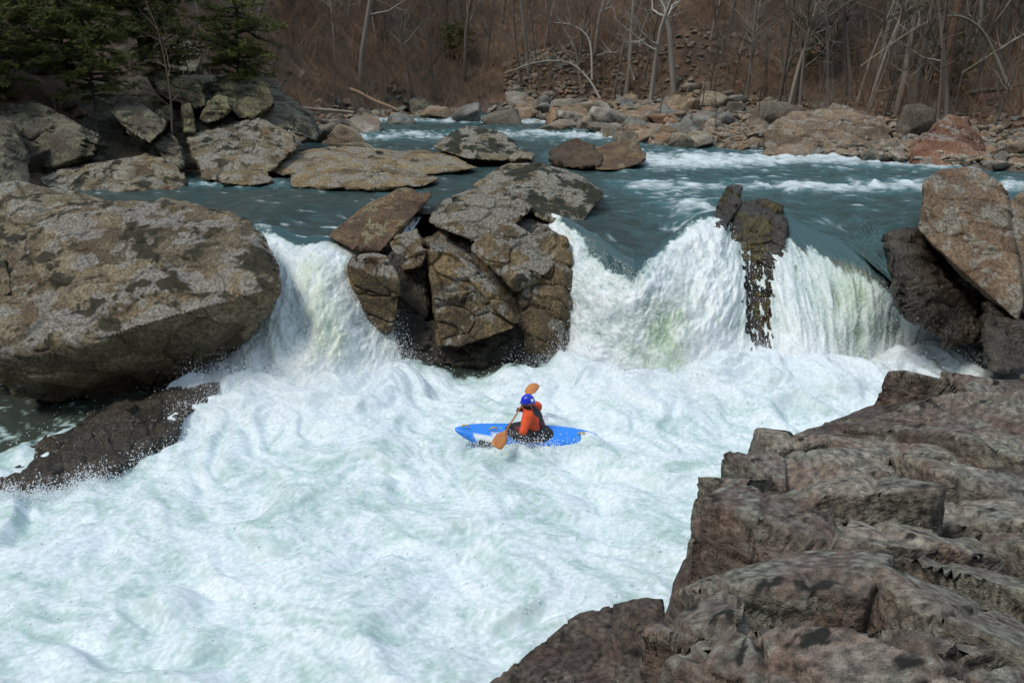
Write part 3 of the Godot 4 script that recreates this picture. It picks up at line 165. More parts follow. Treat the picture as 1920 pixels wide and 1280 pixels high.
		["body", "clifflichen", 28, 1.00, 1.00, [Vector3(-0.44, 6.08, -69.43), Vector3(0.22, 6.42, -70.07), Vector3(1.11, 6.08, -69.96), Vector3(1.04, 4.65, -67.90), Vector3(-0.22, 4.86, -67.97), Vector3(-0.30, 5.96, -73.56), Vector3(0.26, 6.24, -74.08), Vector3(1.01, 5.96, -73.98), Vector3(0.96, 4.74, -72.31), Vector3(-0.11, 4.92, -72.37)]],
	]],
	["far_crag", "slanting dark crag beside the fallen logs on the far bank", "boulder", "boulders heaped on the steep bank", [
		["body", "cliffgrey", 32, 1.00, 1.00, [Vector3(-7.28, 4.91, -58.50), Vector3(-6.65, 5.24, -59.66), Vector3(-5.41, 4.37, -58.32), Vector3(-5.33, 3.60, -55.95), Vector3(-6.90, 3.91, -56.59), Vector3(-7.59, 4.68, -62.54), Vector3(-7.05, 4.97, -63.47), Vector3(-5.99, 4.23, -62.38), Vector3(-5.93, 3.56, -60.47), Vector3(-7.28, 3.83, -60.99)]],
	]],
]
const RIGHT_LIP := [Vector3(0.96, 3.10, -20.50), Vector3(1.05, 3.09, -20.35), Vector3(1.19, 3.08, -20.14), Vector3(1.36, 3.04, -19.89), Vector3(1.56, 2.98, -19.61), Vector3(1.80, 2.89, -19.31), Vector3(2.05, 2.80, -18.99), Vector3(2.29, 2.67, -18.55), Vector3(2.55, 2.53, -18.11), Vector3(2.81, 2.45, -17.94), Vector3(3.08, 2.47, -18.15), Vector3(3.37, 2.55, -18.61), Vector3(3.67, 2.65, -19.09), Vector3(3.98, 2.76, -19.49), Vector3(4.31, 2.90, -19.91), Vector3(4.61, 3.00, -20.28), Vector3(4.87, 3.06, -20.52), Vector3(5.10, 3.08, -20.67), Vector3(5.35, 3.10, -20.83), Vector3(5.65, 3.10, -21.06), Vector3(5.97, 3.10, -21.31), Vector3(6.29, 3.08, -21.48), Vector3(6.60, 3.06, -21.57), Vector3(6.90, 3.04, -21.57), Vector3(7.15, 3.00, -21.44), Vector3(7.34, 2.93, -21.12), Vector3(7.49, 2.83, -20.70), Vector3(7.63, 2.75, -20.30), Vector3(7.80, 2.70, -19.99), Vector3(7.96, 2.66, -19.69), Vector3(8.09, 2.60, -19.33), Vector3(8.20, 2.51, -18.92), Vector3(8.29, 2.41, -18.48), Vector3(8.36, 2.30, -18.04), Vector3(8.42, 2.19, -17.56), Vector3(8.47, 2.08, -17.10), Vector3(8.50, 2.00, -16.79)]
const RIGHT_BASE := [Vector3(0.77, 0.00, -17.53), Vector3(0.87, 0.01, -17.48), Vector3(1.01, 0.03, -17.42), Vector3(1.18, 0.05, -17.32), Vector3(1.37, 0.07, -17.20), Vector3(1.58, 0.08, -17.05), Vector3(1.81, 0.10, -16.91), Vector3(2.06, 0.12, -16.80), Vector3(2.34, 0.13, -16.70), Vector3(2.61, 0.15, -16.61), Vector3(2.86, 0.17, -16.55), Vector3(3.11, 0.19, -16.51), Vector3(3.35, 0.20, -16.48), Vector3(3.57, 0.20, -16.47), Vector3(3.79, 0.20, -16.47), Vector3(4.00, 0.20, -16.48), Vector3(4.20, 0.20, -16.52), Vector3(4.40, 0.20, -16.58), Vector3(4.62, 0.20, -16.65), Vector3(4.88, 0.20, -16.76), Vector3(5.16, 0.20, -16.89), Vector3(5.43, 0.20, -16.99), Vector3(5.68, 0.20, -17.02), Vector3(5.91, 0.20, -17.00), Vector3(6.16, 0.20, -16.99), Vector3(6.43, 0.20, -16.98), Vector3(6.72, 0.20, -16.98), Vector3(7.00, 0.20, -16.99), Vector3(7.26, 0.21, -17.03), Vector3(7.51, 0.23, -17.10), Vector3(7.81, 0.25, -17.21), Vector3(8.19, 0.26, -17.38), Vector3(8.62, 0.28, -17.60), Vector3(9.05, 0.30, -17.81), Vector3(9.51, 0.33, -18.00), Vector3(9.96, 0.37, -18.17), Vector3(10.29, 0.40, -18.30)]
const LEFT_LIP := [Vector3(-6.34, 3.00, -19.30), Vector3(-6.23, 2.96, -19.49), Vector3(-6.06, 2.91, -19.74), Vector3(-5.88, 2.85, -19.91), Vector3(-5.70, 2.78, -19.90), Vector3(-5.51, 2.70, -19.82), Vector3(-5.32, 2.65, -19.75), Vector3(-5.14, 2.64, -19.74), Vector3(-4.97, 2.65, -19.75), Vector3(-4.79, 2.65, -19.75), Vector3(-4.61, 2.64, -19.79), Vector3(-4.44, 2.62, -19.82), Vector3(-4.27, 2.60, -19.80), Vector3(-4.10, 2.57, -19.68), Vector3(-3.93, 2.53, -19.50), Vector3(-3.82, 2.50, -19.37)]
const LEFT_BASE := [Vector3(-6.51, 0.10, -16.42), Vector3(-6.24, 0.11, -16.29), Vector3(-5.86, 0.13, -16.12), Vector3(-5.49, 0.15, -15.97), Vector3(-5.16, 0.17, -15.88), Vector3(-4.83, 0.19, -15.81), Vector3(-4.52, 0.20, -15.76), Vector3(-4.24, 0.21, -15.73), Vector3(-3.98, 0.21, -15.72), Vector3(-3.73, 0.20, -15.76), Vector3(-3.48, 0.19, -15.86), Vector3(-3.24, 0.17, -16.00), Vector3(-3.01, 0.15, -16.19), Vector3(-2.79, 0.12, -16.47), Vector3(-2.58, 0.08, -16.81), Vector3(-2.43, 0.05, -17.05)]
const STREAM := [
	[Vector3(2.39, 3.50, -46.17), 0.95],
	[Vector3(5.30, 3.60, -48.35), 0.70],
	[Vector3(5.50, 3.40, -39.97), 0.80],
	[Vector3(7.57, 3.50, -43.64), 0.90],
	[Vector3(9.31, 3.30, -38.73), 0.70],
	[Vector3(-6.91, 3.60, -51.57), 1.00],
	[Vector3(-8.05, 3.50, -46.17), 1.10],
	[Vector3(-8.30, 3.40, -39.97), 1.10],
	[Vector3(-7.06, 3.25, -35.52), 0.80],
	[Vector3(-0.49, 3.65, -50.68), 1.20],
	[Vector3(0.88, 3.75, -54.98), 1.20],
	[Vector3(-2.75, 3.70, -53.33), 1.30],
	[Vector3(8.04, 3.35, -39.97), 0.70],
	[Vector3(10.49, 3.25, -37.06), 0.80],
	[Vector3(4.19, 3.70, -52.10), 0.90],
	[Vector3(-9.07, 3.50, -39.98), 1.30],
	[Vector3(-4.95, 3.75, -54.98), 1.20],
]
const SHORE := [Vector3(-6.46, 0.10, -16.78), Vector3(-6.41, 0.10, -16.06), Vector3(-6.35, 0.10, -15.13), Vector3(-6.38, 0.10, -14.28), Vector3(-6.53, 0.10, -13.52), Vector3(-6.74, 0.10, -12.82), Vector3(-6.95, 0.10, -12.32), Vector3(-7.17, 0.10, -12.09), Vector3(-7.40, 0.10, -12.00), Vector3(-7.63, 0.10, -11.90), Vector3(-7.86, 0.10, -11.72), Vector3(-8.07, 0.10, -11.53), Vector3(-8.22, 0.10, -11.40)]
const BENT := [
	[[Vector3(25.56, 5.77, -42.98), Vector3(24.87, 7.28, -43.48), Vector3(23.76, 8.68, -43.42), Vector3(22.27, 9.28, -43.09), Vector3(20.80, 8.98, -42.99), Vector3(19.47, 8.27, -42.75), Vector3(17.44, 6.90, -42.30)], 0.10, Color(0.26, 0.24, 0.19), "pale sapling bowed in a high arch over the cobble bank"],
	[[Vector3(26.09, 9.14, -40.94), Vector3(24.32, 8.30, -40.66), Vector3(23.05, 7.58, -40.42), Vector3(21.36, 6.57, -40.08)], 0.07, Color(0.26, 0.24, 0.19), "pale bough reaching down toward the thick reddish trunk"],
	[[Vector3(6.38, 4.85, -60.59), Vector3(5.61, 6.13, -61.02), Vector3(4.45, 7.16, -61.36), Vector3(3.07, 7.45, -60.93), Vector3(1.52, 7.29, -60.35), Vector3(-0.57, 6.61, -60.12)], 0.10, Color(0.34, 0.31, 0.26), "bowed pale sapling arching over the head of the rapids"],
	[[Vector3(8.89, 6.13, -61.02), Vector3(8.31, 7.67, -61.53), Vector3(7.22, 8.01, -60.59), Vector3(6.00, 7.80, -60.52)], 0.09, Color(0.34, 0.31, 0.26), "short arched limb beside the leaning sycamore"],
	[[Vector3(6.00, 6.12, -63.12), Vector3(5.84, 8.78, -64.00), Vector3(4.80, 9.92, -64.38), Vector3(3.20, 10.22, -64.49)], 0.10, Color(0.38, 0.36, 0.31), "pale sapling bending toward the far hillside"],
]

var used := {}
var mats := {}
var noise_a: FastNoiseLite
var noise_b: FastNoiseLite
var noise_c: FastNoiseLite
var noise_cell: FastNoiseLite
var noise_edge: FastNoiseLite
var noise_ridge: FastNoiseLite
var jobs := []
var made := []
var rng := RandomNumberGenerator.new()


# ------------------------------------------------------------------ small helpers
func numbered(called: String) -> String:
	if not used.has(called):
		used[called] = 0
		return called
	used[called] += 1
	return "%s_%03d" % [called, used[called]]


func thing(called: String, label: String, category: String, at := Vector3.ZERO, group := "", kind := "") -> Node3D:
	var o := Node3D.new()
	o.name = numbered(called)
	add_child(o)
	o.position = at
	tag(o, label, category, group, kind)
	return o


func tag(o: Node, label: String, category := "", group := "", kind := "") -> void:
	if label: o.set_meta("label", label)
	if category: o.set_meta("category", category)
	if group: o.set_meta("group", group)
	if kind: o.set_meta("kind", kind)


func put(called: String, mesh: Mesh, material: Material, parent: Node = null) -> MeshInstance3D:
	var o := MeshInstance3D.new()
	o.mesh = mesh
	o.material_override = material
	if parent == null:
		o.name = numbered(called)
		add_child(o)
	else:
		o.name = called
		parent.add_child(o, true)
	return o


func fast_noise(kind: int, octaves: int, s: int) -> FastNoiseLite:
	var n := FastNoiseLite.new()
	n.noise_type = kind as FastNoiseLite.NoiseType
	n.seed = s
	n.frequency = 1.0
	n.fractal_octaves = octaves
	n.fractal_type = FastNoiseLite.FRACTAL_FBM if octaves > 1 else FastNoiseLite.FRACTAL_NONE
	return n


func interp(table: Array, x: float) -> float:
	# table of [x, y] with x falling or rising
	var n := table.size()
	var up: bool = table[n - 1][0] > table[0][0]
	for i in n - 1:
		var a: float = table[i][0]
		var b: float = table[i + 1][0]
		if (up and x <= b) or (not up and x >= b):
			var t := clampf((x - a) / (b - a), 0.0, 1.0)
			return lerpf(table[i][1], table[i + 1][1], t)
	return table[n - 1][1]


func along(line: Array, s: float) -> Vector3:
	var f := clampf(s, 0.0, 1.0) * (line.size() - 1)
	var i := mini(int(f), line.size() - 2)
	return (line[i] as Vector3).lerp(line[i + 1], f - i)


func sstep(a: float, b: float, x: float) -> float:
	return smoothstep(a, b, x)


func mixc(a: Color, b: Color, t: float) -> Color:
	return a.lerp(b, clampf(t, 0.0, 1.0))


func texture_noise(size: int, freq: float, octaves: int, lo: float, hi: float, s: int, kind := FastNoiseLite.TYPE_SIMPLEX_SMOOTH, ridged := false) -> NoiseTexture2D:
	var n := fast_noise(kind, octaves, s)
	n.frequency = freq
	if ridged: n.fractal_type = FastNoiseLite.FRACTAL_RIDGED
	n.fractal_gain = 0.6
	var t := NoiseTexture2D.new()
	t.width = size
	t.height = size
	t.seamless = true
	t.noise = n
	var g := Gradient.new()
	g.set_color(0, Color(lo, lo, lo))
	g.set_color(1, Color(hi, hi, hi))
	g.set_offset(0, 0.22)
	g.set_offset(1, 0.78)
	t.color_ramp = g
	return t


func make_material(color: Color, rough: float, vertex := true) -> StandardMaterial3D:
	var m := StandardMaterial3D.new()
	m.albedo_color = color.linear_to_srgb()
	m.roughness = rough
	m.vertex_color_use_as_albedo = vertex
	return m


func grainy(m: StandardMaterial3D, albedo: Texture2D, height: Texture2D, scale: float, relief: float) -> StandardMaterial3D:
	m.uv1_triplanar = true
	m.uv1_world_triplanar = true
	m.uv1_scale = Vector3.ONE * scale
	m.uv1_triplanar_sharpness = 3.0
	if albedo: m.albedo_texture = albedo
	if height:
		m.heightmap_enabled = true
		m.heightmap_texture = height
		m.heightmap_scale = relief
	return m


# ------------------------------------------------------------------ meshes
func array_mesh(v: PackedVector3Array, n: PackedVector3Array, c: PackedColorArray, idx: PackedInt32Array, uv := PackedVector2Array()) -> ArrayMesh:
	var a := []
	a.resize(Mesh.ARRAY_MAX)
	a[Mesh.ARRAY_VERTEX] = v
	a[Mesh.ARRAY_NORMAL] = n
	if c.size(): a[Mesh.ARRAY_COLOR] = c
	if uv.size(): a[Mesh.ARRAY_TEX_UV] = uv
	a[Mesh.ARRAY_INDEX] = idx
	var m := ArrayMesh.new()
	m.add_surface_from_arrays(Mesh.PRIMITIVE_TRIANGLES, a)
	return m


func smooth_arrays(v: PackedVector3Array, c: PackedColorArray, idx: PackedInt32Array) -> Array:
	# normals by summing face normals over vertices that share a place
	var a := []
	a.resize(Mesh.ARRAY_MAX)
	a[Mesh.ARRAY_VERTEX] = v
	if c.size(): a[Mesh.ARRAY_COLOR] = c
	a[Mesh.ARRAY_INDEX] = idx
	var st := SurfaceTool.new()
	st.create_from_arrays(a, Mesh.PRIMITIVE_TRIANGLES)
	st.generate_normals()
	return st.commit_to_arrays()


func mesh_of(arrays: Array) -> ArrayMesh:
	var m := ArrayMesh.new()
	m.add_surface_from_arrays(Mesh.PRIMITIVE_TRIANGLES, arrays)
	return m


func grid_arrays(v: PackedVector3Array, c: PackedColorArray, w: int, h: int, uv := PackedVector2Array(), keep := PackedByteArray()) -> Array:
	# v is h rows of w points; normals point to the side of rising y (or +z for steep sheets)
	var n := PackedVector3Array()
	n.resize(w * h)
	for j in h:
		var j0 := maxi(j - 1, 0) * w
		var j1 := mini(j + 1, h - 1) * w
		for i in w:
			var k := j * w + i
			var dx := v[j * w + mini(i + 1, w - 1)] - v[j * w + maxi(i - 1, 0)]
			var dz := v[j1 + i] - v[j0 + i]
			var q := dz.cross(dx)
			n[k] = (q if q.y + 0.5 * q.z > 0.0 else -q).normalized()
	var idx := PackedInt32Array()
	idx.resize((w - 1) * (h - 1) * 6)
	var at := 0
	var flip := Plane(v[0], v[1], v[w]).normal.dot(n[0]) < 0.0
	for j in h - 1:
		for i in w - 1:
			var k := j * w + i
			if keep.size() and not (keep[k] and keep[k + 1] and keep[k + w] and keep[k + w + 1]):
				continue
			idx[at] = k
			idx[at + 3] = k + 1
			if flip:
				idx[at + 1] = k + w
				idx[at + 2] = k + 1
				idx[at + 4] = k + w
				idx[at + 5] = k + w + 1
			else:
				idx[at + 1] = k + 1
				idx[at + 2] = k + w
				idx[at + 4] = k + w + 1
				idx[at + 5] = k + w
			at += 6
	idx.resize(at)
	var a := []
	a.resize(Mesh.ARRAY_MAX)
	a[Mesh.ARRAY_VERTEX] = v
	a[Mesh.ARRAY_NORMAL] = n
	a[Mesh.ARRAY_COLOR] = c
	if uv.size(): a[Mesh.ARRAY_TEX_UV] = uv
	a[Mesh.ARRAY_INDEX] = idx
	return a


class Tubes:
	var v := PackedVector3Array()
	var n := PackedVector3Array()
	var c := PackedColorArray()
	var idx := PackedInt32Array()

	func tube(path: Array, radii: Array, sides: int, color: Color, cap := false) -> void:
		var base := v.size()
		var count := path.size()
		var t: Vector3 = (path[1] - path[0]).normalized()
		var side := t.cross(Vector3.UP if absf(t.y) < 0.9 else Vector3.RIGHT).normalized()
		for k in count:
			var a: Vector3 = path[maxi(k - 1, 0)]
			var b: Vector3 = path[mini(k + 1, count - 1)]
			t = (b - a).normalized()
			side = (side - t * side.dot(t)).normalized()
			var up := t.cross(side)
			for s in sides:
				var ang := TAU * s / sides
				var d := side * cos(ang) + up * sin(ang)
				v.append(path[k] + d * radii[k])
				n.append(d)
				c.append(color)
		for k in count - 1:
			for s in sides:
				var p := base + k * sides + s
				var q := base + k * sides + (s + 1) % sides
				idx.append_array([p, p + sides, q, q, p + sides, q + sides])
		if cap:
			for e in [0, count - 1]:
				var m := v.size()
				v.append(path[e])
				n.append((path[0] - path[1]).normalized() if e == 0 else (path[count - 1] - path[count - 2]).normalized())
				c.append(color)
				for s in sides:
					var p2 := base + int(e) * sides + s
					var q2 := base + int(e) * sides + (s + 1) % sides
					idx.append_array([m, p2, q2] if e == 0 else [m, q2, p2])

	func blade(a: Vector3, b: Vector3, wide: Vector3, nrm: Vector3, color: Color) -> void:
		var k := v.size()
		v.append(a - wide)
		v.append(a + wide)
		v.append(b)
		var face := Plane(a - wide, a + wide, b).normal
		if nrm == Vector3.ZERO: face = -face
		for i in 3:
			n.append(face)
			c.append(color)
		idx.append_array([k, k + 1, k + 2])

	func mesh() -> ArrayMesh:
		var a := []
		a.resize(Mesh.ARRAY_MAX)
		a[Mesh.ARRAY_VERTEX] = v
		a[Mesh.ARRAY_NORMAL] = n
		a[Mesh.ARRAY_COLOR] = c
		a[Mesh.ARRAY_INDEX] = idx
		var m := ArrayMesh.new()
		m.add_surface_from_arrays(Mesh.PRIMITIVE_TRIANGLES, a)
		return m


# ------------------------------------------------------------------ rock
# a, b, c: stone colours; lichen/moss: noise thresholds (9 = none) with their colours; disp: [swell, fracture step, crack, grain] in metres; freq: fractures per metre
var styles := {
	"left": {"a": Color(0.20, 0.165, 0.115), "b": Color(0.27, 0.24, 0.19), "c": Color(0.13, 0.095, 0.055), "lichen": 0.22, "lcol": Color(0.35, 0.335, 0.305), "crust": 0.55, "moss": 0.16, "mcol": Color(0.042, 0.036, 0.009), "disp": [0.14, 0.045, 0.06, 0.018], "cut": 0.24, "chips": 40, "freq": 0.8, "wet": -9.0},
	"wet": {"a": Color(0.055, 0.046, 0.037), "b": Color(0.082, 0.068, 0.052), "c": Color(0.045, 0.038, 0.031), "lichen": 9.0, "lcol": Color(0.1, 0.1, 0.1), "moss": 9.0, "mcol": Color(0.02, 0.02, 0.008), "disp": [0.14, 0.12, 0.05, 0.03], "chips": 36, "freq": 1.2, "mat": "wet"},  # wet stone, with some shade of the undercuts and hollows darkened into its colours
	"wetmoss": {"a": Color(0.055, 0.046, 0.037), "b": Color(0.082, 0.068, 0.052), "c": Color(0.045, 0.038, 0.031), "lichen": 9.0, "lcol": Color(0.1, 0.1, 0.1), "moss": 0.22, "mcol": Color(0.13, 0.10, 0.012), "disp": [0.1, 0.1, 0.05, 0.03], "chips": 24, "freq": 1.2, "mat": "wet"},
	"pale": {"a": Color(0.23, 0.20, 0.145), "b": Color(0.29, 0.265, 0.215), "c": Color(0.17, 0.12, 0.07), "lichen": 0.16, "lcol": Color(0.37, 0.36, 0.31), "crust": 0.4, "moss": 0.24, "mcol": Color(0.035, 0.032, 0.010), "disp": [0.10, 0.08, 0.10, 0.02], "chips": 60, "freq": 0.8, "wet": -9.0},
	"crag": {"a": Color(0.135, 0.103, 0.064), "b": Color(0.235, 0.185, 0.112), "c": Color(0.10, 0.078, 0.052), "lichen": 0.16, "lcol": Color(0.32, 0.31, 0.275), "crust": 0.8, "moss": 0.42, "mcol": Color(0.03, 0.028, 0.008), "disp": [0.05, 0.06, 0.09, 0.014], "cut": 0.26, "chips": 46, "freq": 0.9, "wet": -9.0},
	"mosscap": {"a": Color(0.21, 0.185, 0.13), "b": Color(0.28, 0.255, 0.20), "c": Color(0.15, 0.12, 0.075), "lichen": 0.14, "lcol": Color(0.35, 0.345, 0.305), "crust": 0.65, "moss": 0.02, "mcol": Color(0.030, 0.032, 0.008), "disp": [0.07, 0.05, 0.06, 0.016], "cut": 0.24, "chips": 46, "freq": 0.9, "wet": -9.0},
	"brown": {"a": Color(0.15, 0.095, 0.06), "b": Color(0.21, 0.15, 0.09), "c": Color(0.10, 0.065, 0.045), "lichen": 0.42, "lcol": Color(0.30, 0.27, 0.16), "moss": 9.0, "mcol": Color(0.03, 0.03, 0.01), "disp": [0.12, 0.03, 0.03, 0.02], "chips": 14, "freq": 0.7, "wet": -9.0},
	"tan": {"a": Color(0.27, 0.21, 0.125), "b": Color(0.32, 0.27, 0.185), "c": Color(0.20, 0.14, 0.08), "lichen": 0.22, "lcol": Color(0.36, 0.34, 0.285), "crust": 0.45, "moss": 0.42, "mcol": Color(0.04, 0.035, 0.01), "disp": [0.12, 0.05, 0.06, 0.018], "chips": 40, "freq": 0.6, "wet": -9.0},
	"dark": {"a": Color(0.105, 0.076, 0.052), "b": Color(0.15, 0.11, 0.075), "c": Color(0.08, 0.058, 0.042), "lichen": 9.0, "lcol": Color(0.3, 0.28, 0.2), "moss": 9.0, "mcol": Color(0.03, 0.03, 0.01), "disp": [0.2, 0.1, 0.06, 0.03], "chips": 30, "freq": 0.6, "wet": -9.0},
	"bank": {"a": Color(0.24, 0.19, 0.155), "b": Color(0.32, 0.26, 0.21), "c": Color(0.17, 0.12, 0.10), "lichen": 0.25, "lcol": Color(0.40, 0.38, 0.33), "moss": -0.36, "mcol": Color(0.022, 0.022, 0.007), "disp": [0.18, 0.06, 0.06, 0.02], "chips": 40, "freq": 0.45, "wet": -9.0, "mossface": 1},
	"red": {"a": Color(0.25, 0.125, 0.08), "b": Color(0.32, 0.20, 0.15), "c": Color(0.18, 0.08, 0.05), "lichen": 0.33, "lcol": Color(0.36, 0.32, 0.29), "moss": 9.0, "mcol": Color(0.03, 0.03, 0.01), "disp": [0.14, 0.07, 0.05, 0.02], "chips": 26, "freq": 0.45, "wet": -9.0},
	"lichen": {"a": Color(0.23, 0.165, 0.11), "b": Color(0.30, 0.225, 0.16), "c": Color(0.17, 0.11, 0.07), "lichen": -0.06, "lcol": Color(0.335, 0.315, 0.265), "warm": Color(1.0, 0.97, 0.90), "moss": 9.0, "mcol": Color(0.05, 0.05, 0.015), "disp": [0.08, 0.03, 0.05, 0.014], "chips": 30, "freq": 0.7, "wet": -9.0, "spots": 1},
	"near": {"a": Color(0.180, 0.144, 0.124), "b": Color(0.240, 0.216, 0.188), "c": Color(0.212, 0.152, 0.124), "lichen": 0.20, "lcol": Color(0.264, 0.268, 0.228), "moss": 0.34, "mcol": Color(0.014, 0.013, 0.006), "disp": [0.015, 0.014, 0.045, 0.006], "warm": Color(1, 1, 1), "cut": 0.32, "mossfreq": 2.3, "chips": 22, "freq": 1.5, "wet": -9.0, "fine": 2.0},
	"nearpale": {"a": Color(0.264, 0.240, 0.200), "b": Color(0.320, 0.296, 0.252), "c": Color(0.224, 0.164, 0.132), "lichen": 0.20, "lcol": Color(0.264, 0.268, 0.228), "moss": 0.46, "mcol": Color(0.014, 0.013, 0.006), "disp": [0.015, 0.014, 0.045, 0.006], "warm": Color(1, 1, 1), "cut": 0.32, "mossfreq": 2.3, "chips": 22, "freq": 1.5, "wet": -9.0, "fine": 2.0},
	"nearwet": {"a": Color(0.120, 0.094, 0.080), "b": Color(0.164, 0.140, 0.120), "c": Color(0.132, 0.088, 0.068), "lichen": 0.5, "lcol": Color(0.160, 0.144, 0.120), "moss": 0.4, "mcol": Color(0.018, 0.017, 0.008), "disp": [0.015, 0.014, 0.045, 0.006], "warm": Color(1, 1, 1), "cut": 0.32, "mossfreq": 2.3, "chips": 22, "freq": 2.2, "wet": -9.0, "fine": 2.0},
	"cliffgrey": {"a": Color(0.14, 0.135, 0.12), "b": Color(0.19, 0.185, 0.165), "c": Color(0.10, 0.085, 0.065), "lichen": 0.2, "lcol": Color(0.25, 0.25, 0.17), "moss": 0.35, "mcol": Color(0.03, 0.032, 0.01), "disp": [0.10, 0.08, 0.10, 0.025], "cut": 0.26, "chips": 50, "freq": 0.6, "wet": -9.0},
	"clifflichen": {"a": Color(0.14, 0.13, 0.10), "b": Color(0.20, 0.19, 0.13), "c": Color(0.09, 0.07, 0.05), "lichen": 0.08, "lcol": Color(0.28, 0.28, 0.14), "moss": 0.3, "mcol": Color(0.035, 0.038, 0.012), "disp": [0.10, 0.08, 0.10, 0.025], "cut": 0.26, "chips": 50, "freq": 0.6, "wet": -9.0},
	"stone": {"a": Color(0.34, 0.305, 0.265), "b": Color(0.44, 0.42, 0.385), "c": Color(0.26, 0.205, 0.16), "lichen": 0.35, "lcol": Color(0.36, 0.36, 0.30), "moss": 9.0, "mcol": Color(0.03, 0.03, 0.01), "disp": [0.10, 0.02, 0.0, 0.015], "warm": Color(1.08, 1.06, 1.0), "chips": 8, "freq": 1.0, "wet": -9.0},
}


func hull_planes(p: Array, centre: Vector3) -> Array:
	var out := []
	var n := p.size()
	for i in n:
		for j in range(i + 1, n):
			for k in range(j + 1, n):
				var q: Vector3 = (p[j] - p[i]).cross(p[k] - p[i])
				if q.length() < 1e-4: continue
				q = q.normalized()
				var d := q.dot(p[i])
				if q.dot(centre) > d:
					q = -q
					d = -d
				var ok := true
				for m in n:
					if q.dot(p[m]) > d + 1e-3:
						ok = false
						break
				if not ok: continue
				for o in out:
					if (o[0] as Vector3).dot(q) > 0.985:
						ok = false
						break
				if ok: out.append([q, d - q.dot(centre)])
	return out


